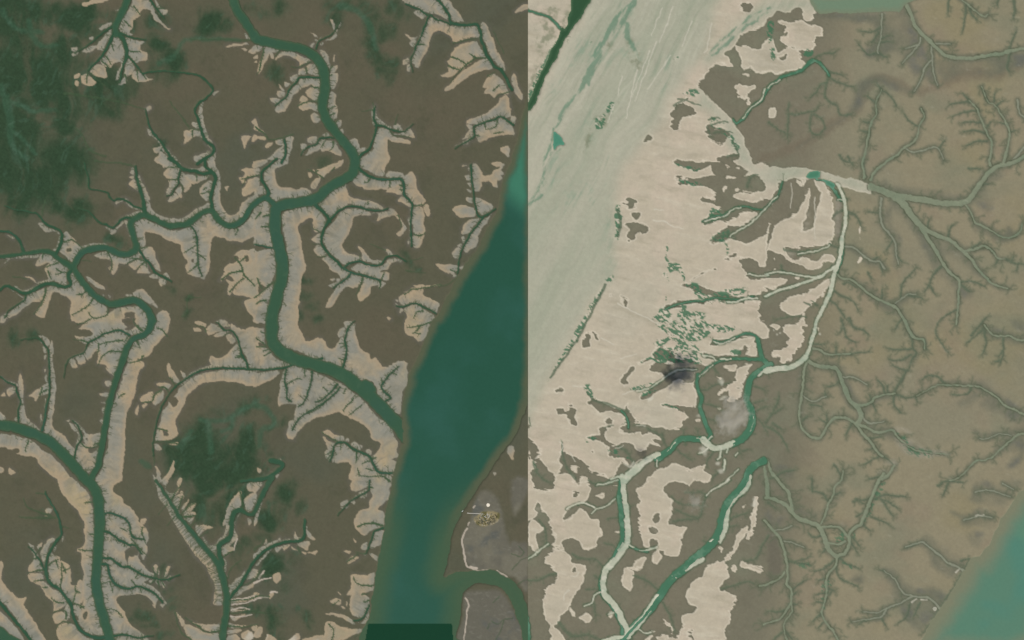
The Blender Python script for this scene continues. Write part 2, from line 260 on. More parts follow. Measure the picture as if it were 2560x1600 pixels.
P 41,25 45,28 44,31 42,30; 42,34 44,33 43,37; 42,46 44,46 43,49; 43,52 45,52 45,59 43,57; 43,75 44,76 43,80; 42,80 43,81 42,85; 38,90 40,92 39,97; 36,15 39,15 38,18; 37,20 39,20 39,22
P 70,94 77,102 84,109 94,107 95,112 93,118 87,121 80,117 78,112 80,108 73,102; 72,123 76,117 84,120 86,125 90,124 93,121 94,130 89,140 82,145 76,140 70,133
B 83,122 88,121 88,126 84,126
P 66,97 70,100 75,108 75,115 71,118 74,110 68,103; 63,96 67,95 66,97
P -2,108 10,109 20,111 30,114 40,122 48,128 55,135 62,143 66,150 58,153 52,149 46,144 40,138 36,134 34,130 26,129 18,127 10,122 5,120 -2,122; -2,139 3,140 3,144 -2,144; 8,139 14,144 9,146
B 12,122 18,121 18,126 13,125; -2,120 7,120 6,126 -2,126
C 6.5 3 305,36 295,38 284,40 271,44 260,46 246,47 232,46 220,45 210,45 200,46 190,48 180,53 170,60 162,67 155,77 151,87 148,98 146,108 145,118 145,128
D 5 3 145,116 158,115 170,117; 147,102 158,105; 160,69 155,64 150,64; 167,63 160,54; 152,66 146,70 144,77 134,78; 145,128 146,138
P 198,38 200,34 206,36 213,34 219,28 224,23 227,30 229,36 233,40 233,45 215,45 203,44 199,42; 226,24 222,14 218,8 219,4 226,8 232,9 243,8 243,45 236,45 233,38 229,30
C 6 3 234,46 233,40 229,34 227,26 224,17 219,10 212,9 207,4 204,3
P 205,1 212,0 217,4 217,7 211,6; 184,2 187,1 194,4 192,7 186,4; 194,8 200,4 207,6 210,10 204,12 198,14 195,13 193,10; 183,8 188,8 190,11 184,11; 202,15 210,11 216,10 213,14 206,17; 214,15 219,13 223,20 217,21
D 4 2 208,5 212,9; 194,11 193,7 184,5; 229,35 222,35; 229,34 223,33; 218,12 211,15
P 151,100 154,88 160,78 167,68 177,59 190,51 205,48 225,47 241,48 239,54 243,60 236,62 228,60 210,58 198,59 188,62 180,67 176,72 174,80 168,90 166,96 168,102 169,107 165,112 158,114 148,113 148,106
B 155,106 159,106 160,110 155,110
P 158,44 161,41 163,46 167,54 168,61 162,56 158,50; 148,60 156,60 161,62 157,66 151,63; 132,74 138,70 144,68 144,75 137,78; 146,72 152,67 156,68 153,76 147,81 144,78; 129,82 131,80 131,89 128,87; 170,61 180,52 190,46 200,42 204,44 192,48 182,54 173,62; 135,80 139,79 136,84; 170,48 176,52 174,55
P 146,117 150,118 152,122 147,122; 147,138 150,142 153,151 150,153; 152,152 158,145 163,138 164,133 165,142 158,152; 145,145 149,148 147,150; 160,117 168,116 168,118
G 19 196,128 222,132 178,134
G 13 212,146 236,140 190,112 232,118
g 9 236,82 226,86 216,93 206,95 196,95 188,98 200,105 199,115 182,106 170,130 215,105
g 8 236,128 228,140 170,140 240,120 12,20 28,18 200,125
I 10 7 243,81 230,83 222,90 212,94 200,95 190,94; 198,95 198,110 200,125; 219,93 219,100 210,105; 180,105 174,114; 140,138 134,134
t 1 2
P -2,8 7,8 8,14 8,20 10,24 6,22 -2,18; -2,27 8,26 13,30 17,35 23,38 28,38 34,41 26,44 12,46 -2,46; 2,1 8,2 7,4
D 4 2 14,31 8,34; 13,28 7,29; 10,24 4,20 0,17; 8,12 4,11; 10,25 0,25
P 21,-2 39,-2 40,5 44,13 49,19 54,19 58,17 64,20 67,24 72,26 75,23 78,19 83,15 83,22 86,30 84,40 80,46 70,42 58,37 46,32 32,27 23,22 20,15
P 80,9 84,8 85,13 79,16 77,13; 84,2 91,2 87,8 84,6; 92,3 94,5 95,15 98,24 102,30 108,33 109,38 112,36 116,40 119,44 126,44 131,41 138,39 144,41 143,45 144,49 143,60 139,70 137,82 136,88 130,87 125,81 122,77 117,73 113,68 112,62 107,57 98,57 90,52 80,47 84,42 86,34 85,24 84,16 88,8
C 6 3 82,46 84,36 86,28 84,20 85,12 90,4 93,1
C 4 3 122,77 127,73 122,68 119,64 122,58 128,50 135,44
D 3 2 84,22 78,22; 84,24 80,26; 83,38 78,36; 129,49 133,52; 121,60 118,55
C 30 36 15,-2 15,10 16,20 22,29 34,36 48,40 62,44 75,48 88,56 98,64 108,72 118,82 127,92 135,100 142,110
K1 98,60 104,57 109,59 112,64 113,69 104,70
P 24,60 25,52 30,45 36,43 42,44 50,48 60,52 70,56 76,59 82,62 90,68 100,75 108,83 116,92 124,99 130,108 134,116 133,123 134,130 128,132 134,136 132,142 128,148 115,149 112,142 110,135 107,130 113,126 117,118 116,115 110,112 108,105 103,100 95,95 85,90 76,86 66,90 55,93 48,96 43,102 39,108 36,113 31,112 29,107 32,97 36,94 37,86 38,80 33,80 26,79 21,81 20,74 23,68
C 4 3 28,46 27,55 29,65 29,73 34,77; 53,49 52,60 49,70 45,78 40,82; 77,60 70,68 62,75 56,77; 79,63 72,71 65,77 55,83 45,90 38,97 34,104
D 3 2 29,60 34,59 38,56 43,56; 68,66 63,63; 46,46 47,53; 85,64 82,69; 67,75 60,82 50,88; 100,80 88,90; 92,74 82,86
P 3,49 20,47 22,50 17,55 8,60 -2,63 -2,49
P 62,106 68,104 76,108 83,109 83,114 78,115 70,110; 63,110 68,113 75,117 73,122 69,123 66,117; 75,120 80,117 85,118 92,124 100,127 107,131 109,136 112,143 120,147 126,147 126,153 90,153 89,145 90,137 85,134 75,135; 65,125 68,123 72,126 70,132 66,130; 84,115 86,111 88,115; 90,117 94,115 99,119 98,123 93,121; 104,123 107,122 109,126 106,128; 72,124 75,124 74,134 72,134; 68,130 71,132 70,134; 99,118 101,119 100,121; 128,147 131,145 130,149
C 7 3 133,144 118,144 112,138 108,130 100,125 92,122 86,117 80,115 74,119 72,128 70,133
D 4 2 78,116 68,110 62,106; 126,152 118,147 108,148 98,147; 95,125 95,135; 108,133 100,136; 109,131 114,130; 72,124 66,127; 110,142 104,140; 98,147 96,140; 72,126 68,131; 81,116 80,122
P 140,7 143,-2 167,-2 165,2 163,8 160,16 155,21 148,17 142,13
D 4 2 167,1 155,5 143,7; 155,5 150,12; 155,13 148,13
P 20,133 23,131 25,136 21,136; 18,145 22,144 20,149; 10,148 20,142 22,144 14,150; 2,140 6,142 4,146; 238,121 243,120 243,132 239,128; 224,144 227,144 226,147
C 10 12 -14,152 8,150 18,144 25,138 22,134 14,133
g 8 8,118 14,128 6,110 -2,130 18,96 10,146 24,140 0,105
I 11 8 -2,80 8,83 15,90 18,96 15,101 6,103 3,110 4,118
g 7 14,101 8,84 2,112
t 0 3
P 55,-2 68,-2 76,5 82,10 86,20 88,30 89,45 88,60 87,75 87,90 88,105 91,118 95,132 99,145 90,147 82,144 75,136 70,128 69,118 77,118 78,110 78,100 79,95 78,80 77,70 72,67 79,62 80,55 79,48 80,43 76,33 72,27 65,20 58,13 56,6
P 75,95 79,97 79,110 76,117 70,116 63,112 58,103 58,95 60,88 66,83 67,92 67,99 72,98; 46,80 52,77 57,74 58,85 58,95 56,103 51,100 46,94 45,86; 60,77 66,82 60,86; 47,70 48,65 51,70 57,73 51,76 47,78; 38,70 42,62 46,56 50,54 52,56 48,60 44,70 43,80 41,77
P 27,60 32,66 36,72 40,80 41,86 35,86 28,88 26,85 30,78 32,72 28,65; 26,90 32,88 40,88 42,94 34,96 28,94; 33,97 42,96 48,101 57,106 63,115 66,122 66,130 60,127 62,118 55,123 50,124 50,116 45,111 41,106 38,100; 52,135 50,127 58,124 65,130 60,134; 54,140 57,136 66,135 72,141 80,148 88,153 60,153 55,148; 34,63 40,59 37,66; 26,60 32,61 30,64; 43,27 49,27 48,31 44,31; 40,33 44,34 45,35; 58,53 60,52 59,57; 51,63 54,62 52,67
C 7 10 57,45 58,52 52,60 46,70 44,80 44,92 50,99 57,104 63,112 67,119 69,130 74,139 82,146 92,149 101,149
C 4 2 42,85 37,75 32,67 27,63
D 4 2 46,81 55,75; 57,103 58,92 58,78; 68,116 71,108 71,100; 44,94 32,96; 41,85 26,88; 66,135 58,134 53,140; 69,117 76,118 80,121; 35,73 31,75; 38,64 35,69; 62,131 62,124 56,123 51,125; 60,116 52,115 49,112; 53,76 55,84; 60,86 66,83; 76,120 80,119; 71,105 76,107; 45,101 40,102; 87,21 80,21; 87,67 74,66; 88,51 84,51
C 8 3 57,45 55,35 52,28 48,20 43,13 43,10
D 6 3 52,36 40,36 25,36 18,34; 48,34 35,30 25,25 22,17; 44,13 34,12; 57,44 65,45
P -2,92 4,98 8,104 13,106 17,111 25,110 22,118 28,128 36,140 44,153 30,153 22,140 14,128 6,118 -2,112; -2,123 8,130 16,140 23,150 20,153 10,146 -2,138; -2,78 2,77 2,92 -2,96
C 8 9 -4,111 5,122 14,132 22,142 30,153
K1 -20,135 0,138 10,146 20,154 -20,160
P 89,-2 113,-2 108,5 107,9 111,13 116,18 116,22 122,25 127,30 130,36 131,40 136,44 140,48 141,55 138,62 139,66 136,75 134,72 132,68 130,72 134,78 140,85 146,89 143,93 137,96 143,99 150,106 157,115 156,117 150,113 146,118 142,112 135,109 125,108 112,110 109,113 112,118 118,125 120,132 128,140 135,146 140,152 108,153 104,140 100,128 97,118 96,105 95,90 96,78 97,60 97,45 96,32 95,20 91,8
B 118,68 125,66 130,66 130,71 122,72 120,80 119,77
C 6 4 97,32 104,31 112,34 118,36 122,43 124,51 128,55 136,56; 98,48 104,50 112,56 120,60 128,62 134,70
C 7 4 96,74 104,74 110,78 116,82 122,82 130,87 138,91 147,93 158,94 170,90
C 7 5 96,80 102,80 103,88 106,95 112,100 120,103 130,101 140,103 148,109 154,116
D 3 2 97,124 108,122 116,130; 96,99 104,96; 97,20 100,21; 124,55 139,72; 136,56 134,48; 130,62 135,68; 128,101 124,94; 104,96 107,106; 135,44 134,50 138,60; 114,45 120,48; 110,57 112,60; 117,60 118,63; 132,103 134,107
C 6 3 108,147 120,147 130,149 145,147
P 145,82 148,80 150,86 149,90; 155,87 158,82 160,84 155,92; 156,93 161,90 162,93 157,95; 147,96 149,94 153,99 149,98; 152,95 156,99 155,101; 133,37 138,36 136,42 133,43; 144,118 147,117 146,120; 151,118 155,117 153,121; 142,95 146,94 144,97
D 4 2 147,93 145,82; 148,92 150,82; 151,93 153,84; 153,93 158,82; 155,93 161,88; 157,94 162,96; 152,95 156,101; 149,95 151,101; 147,94 142,98; 162,94 170,89
P 147,2 150,2 153,8 160,20 166,30 172,38 180,48 188,58 196,68 202,75 206,84 208,95 210,108 210,117 203,118 202,112 203,104 201,96 196,85 188,75 182,67 176,57 170,48 164,38 158,28 151,15
C 7 16 147,0 153,8 162,22 170,35 180,48 190,60 200,72 206,80 209,86
C 16 17 207,78 211,95 214,107 214,118 213,130 211,142 210,158
X 11 4 155,12 162,22 170,35 180,48 190,60 200,72 207,82 211,95 213,110 213,117
P 155,5 162,13 170,-2 173,0 168,10 162,20 160,18; 163,21 168,14 172,10 174,15 170,22 168,28; 171,28 176,20 178,18 174,28; 173,34 182,30 185,33 180,41; 186,42 200,45 192,48 188,53; 192,52 197,62 203,63 204,75 198,68 193,60; 178,25 184,22 180,30 173,32; 152,2 158,1 156,6
B 156,6 164,2 168,6 164,12 159,12
P 213,42 210,44 212,36 216,24 220,18 226,11 229,14 228,24 224,27 219,34 217,45 212,54 206,60 204,68 203,62 207,57 212,50; 229,27 222,38 222,48 223,55 217,62 221,66 212,72 209,65 214,60 219,55 220,42; 210,74 214,78 213,88 215,92 212,90; 216,100 219,99 222,95 228,90 232,85 231,92 228,98 220,105 217,110; 218,110 222,105 232,100 243,96 243,98 230,105 222,110 219,114; 218,112 230,112 243,108 243,112 225,116 218,116; 218,120 226,123 236,121 228,124 218,125; 218,128 222,130 232,127 230,129 222,133 218,131; 216,134 222,136 234,138 222,140 216,138; 232,18 240,12 243,14 240,24 236,31 233,28; 228,94 234,86 243,84 243,90 236,94; 234,4 243,2 243,10 236,10; 234,36 238,40 235,43; 226,91 232,92 229,95
T 3 216,124 226,121 236,122; 217,129 228,129 238,127; 215,118 228,117 242,112; 215,113 230,112 243,108; 224,55 221,66; 148,3 158,14 170,32
C 12 12 210,80 207,70 207,62 212,58 217,54 219,46 219,38 222,31 228,28
C 10 13 228,28 232,32 238,33 242,28 246,18 251,8 257,-2
D 6 4 229,28 229,18 226,10
C 8 9 214,116 220,108 228,98 234,88 240,78 246,70 256,63 264,60 274,58 282,58 287,54 288,46 288,38
D 4 3 217,114 230,113 243,110; 217,126 230,125 243,122; 215,138 228,139 243,136; 162,20 166,12 172,4; 168,28 173,15; 170,34 178,25 185,22; 172,35 186,34; 180,44 187,36; 188,54 196,49; 208,74 220,67; 214,94 220,82 228,76; 229,100 236,97 243,93
D 5 4 210,143 195,143 185,137 175,130; 166,125 168,135 172,145 182,152
P 166,125 170,128 174,135 172,138 168,132; 178,131 184,136 195,137 207,135 207,143 196,142 186,139; 174,136 186,140 196,144 208,145 207,153 186,153 176,146
g 7 130,120 138,122 126,126 168,110 166,118 140,134
g 9 186,14 196,6 190,24 206,10 214,20 200,30 218,8 180,8 238,66 225,72 236,120 232,4 40,38 152,150 200,42
P 214,143 221,141 229,141 224,144 214,146; 216,147 224,146 227,150 220,153 214,153; 229,144 236,142 240,148 234,152 229,149; 238,138 243,137 243,142 239,142
V 6 160,138; 234,146 225,150
t 1 3
P 90,1 95,-2 108,-2 107,5 100,10 95,12 90,8; 107,5 113,-2 128,-2 128,4 125,9 126,13 125,18 123,20 117,25 115,27 120,29 122,32 123,35 122,40 120,44 112,46 105,52 101,52 95,46 93,40 96,32 100,28 106,26 107,20 110,14 108,9; 98,13 105,9 106,14 100,18; 80,22 86,19 86,23 82,25; 87,22 92,17 95,15 94,18; 81,26 84,26 83,27; 85,26 88,25 87,28; 88,21 93,20 92,24; 102,16 104,15 103,18
C 4 3 108,0 107,6 106,10 98,15 90,19 84,25 78,33
P 112,51 116,47 121,48 120,58 118,61 112,64 107,64 109,59 111,55
C 6 3 121,45 112,48 110,55 107,62 105,68
D 5 3 105,69 95,68; 110,40 116,42 121,43; 106,6 111,7; 96,44 104,41 112,41; 96,70 86,78
P 100,62 105,59 105,66 101,66; 107,70 116,72 116,76 111,74; 86,77 92,72 97,73 92,77 88,79; 83,67 90,68 88,70; 91,55 95,57 94,58; 101,70 104,70 103,72
P 90,90 95,89 105,90 113,88 112,97 111,100 110,105 100,106 107,112 107,120 105,126 101,130 96,129 90,125 89,115 90,108 86,108 89,100
D 4 2 111,100 101,100 94,97 92,92; 107,114 101,115; 100,108 107,107
P 71,114 76,112 81,114 80,118 74,117; 77,106 80,109 79,110; 80,119 85,121 83,122; 66,126 75,126 83,127 90,131 93,135 90,135 80,130; 94,133 100,134 106,125 105,134 101,135; 85,115 87,116 86,119
C 5 4 93,133 99,132 104,125 107,118
P 66,134 75,136 82,139 90,141 102,140 102,143 90,147 75,153 64,153 66,143
D 3 2 68,136 73,141 73,148 70,153; 102,145 92,148; 72,118 78,114
P 46,46 49,48 56,55 56,57 51,55 47,51; 46,43 48,44 47,46; 40,60 46,57 51,57 50,63 49,66 44,64; 49,69 57,67 57,70 50,69; 43,68 47,69 46,71
P -2,70 8,62 16,58 20,57 18,60 10,64 0,73; 22,58 28,55 34,57 28,58; 36,58 37,48 39,53 43,54 40,58; 0,80 5,74 12,66 16,65 10,71 3,79; 17,64 24,62 20,69; 24,62 32,61 27,67; 33,63 40,66 36,66; 8,60 10,56 10,61; 20,56 22,54 22,57
P 16,90 20,88 23,90 22,96 18,97 16,93; -2,88 2,86 2,92 -2,93; -1,106 4,108 -1,109; 12,110 15,106 16,108 14,113
T 4 -2,97 6,94 15,92; -2,113 6,110 12,111; 14,106 20,106; 3,92 8,86
D 6 4 -2,94 6,90 14,90; 12,110 0,109; -2,66 6,60 8,56; 2,92 4,86 10,82; 40,64 43,70; -2,124 8,126
P 2,22 6,14 12,5 14,2 14,6 9,12 6,20 4,30 2,36 0,36; -1,38 2,32 2,40 -1,44; -2,4 4,2 6,4 2,10 -2,12
P -2,147 3,139 7,140 6,146 2,149; 11,146 16,148 20,153 10,153; 30,153 36,147 40,146 41,152; 46,150 64,146 66,153 46,153
V 6 5,141 36,150; 60,148
g 9 14,20 8,40 25,12 28,26 36,8 20,36 30,86 22,82 14,84 36,72 14,122 20,128 8,120 28,100 46,32 6,56
g 7 24,148 15,144 44,126 52,130 80,152
Y 213,10 225,14 230,25 235,45 240,60 247,68 247,90 238,90 228,85 215,87 200,80 197,70 195,58 199,45 203,38 205,25; 198,106 215,105 228,104 238,115 257,150 260,160 194,160 196,130; 247,88 257,90 257,106 250,100
T 4 199,46 195,55 196,65 199,80 204,83 211,86 220,85; 228,86 236,91 242,97; 205,26 207,24
T 3 198,112 201,118 200,122 199,130 197,145 196,155; 201,40 200,43
T 5 203,82 208,83 206,85
B 222,66 225,64 230,63 228,72 228,82 224,82 222,74
D 3 2 243,130 235,132 228,136 222,133; 234,134 230,145 227,151; 219,140 221,135; 224,116 230,110
U 206,36 212,31 220,30 228,31 230,35 226,41 216,43 209,42
t 2 3
Y 0,58 8,60 15,62 15,100 8,98 2,90 -2,80
Y 0,0 15,0 15,10 5,30 0,30
D 3 2 0,70 8,72 12,68; 0,85 8,76 15,73; 4,100 10,95 15,94; 12,68 6,62

t 1 0
B 104,140 110,137 112,141 107,144
t 1 1
B 67,16 72,13 74,15 70,17
B 42,62 48,57 54,56 53,64 46,66
B 110,51 116,50 113,58 108,56
B 26,22 29,21 30,24 27,25
t 0 1
B 150,84 156,76 166,80 168,88 160,92; 217,94 222,90 226,94 220,98; 231,91 234,90 235,95 232,96
B 200,74 206,73 215,78 206,90 201,84
t 0 2
B 80,113 82,112 83,115; 160,74 166,72 168,78 163,82; 118,8 128,2 128,7 122,10
t 1 2
B 66,21 75,20 74,27 69,27; 44,12 50,17 46,19
t 0 3
B 118,66 126,63 130,66 126,72 119,71; 70,130 72,128 74,132 72,133; 78,126 83,124 82,131 79,130; 66,96 72,92 73,98 68,99
P 58,77 62,78 66,85 62,92 58,88
D 3 2 158,23 150,33; 166,34 158,43; 62,88 58,78; 128,92 133,84
g 5 152,100 160,100 168,98 150,88 160,86

t 0 3
G 13 200,6 224,20 186,22 214,34
t 1 3
G 11 12,36 26,16 18,82 20,130

t 0 0
G 22 20,30 60,100 30,70
G 15 70,20 100,90 56,52

t 0 2
G 16 196,140 222,144 176,124
t 0 0
G 20 4,30 10,75 4,125 26,110
'''
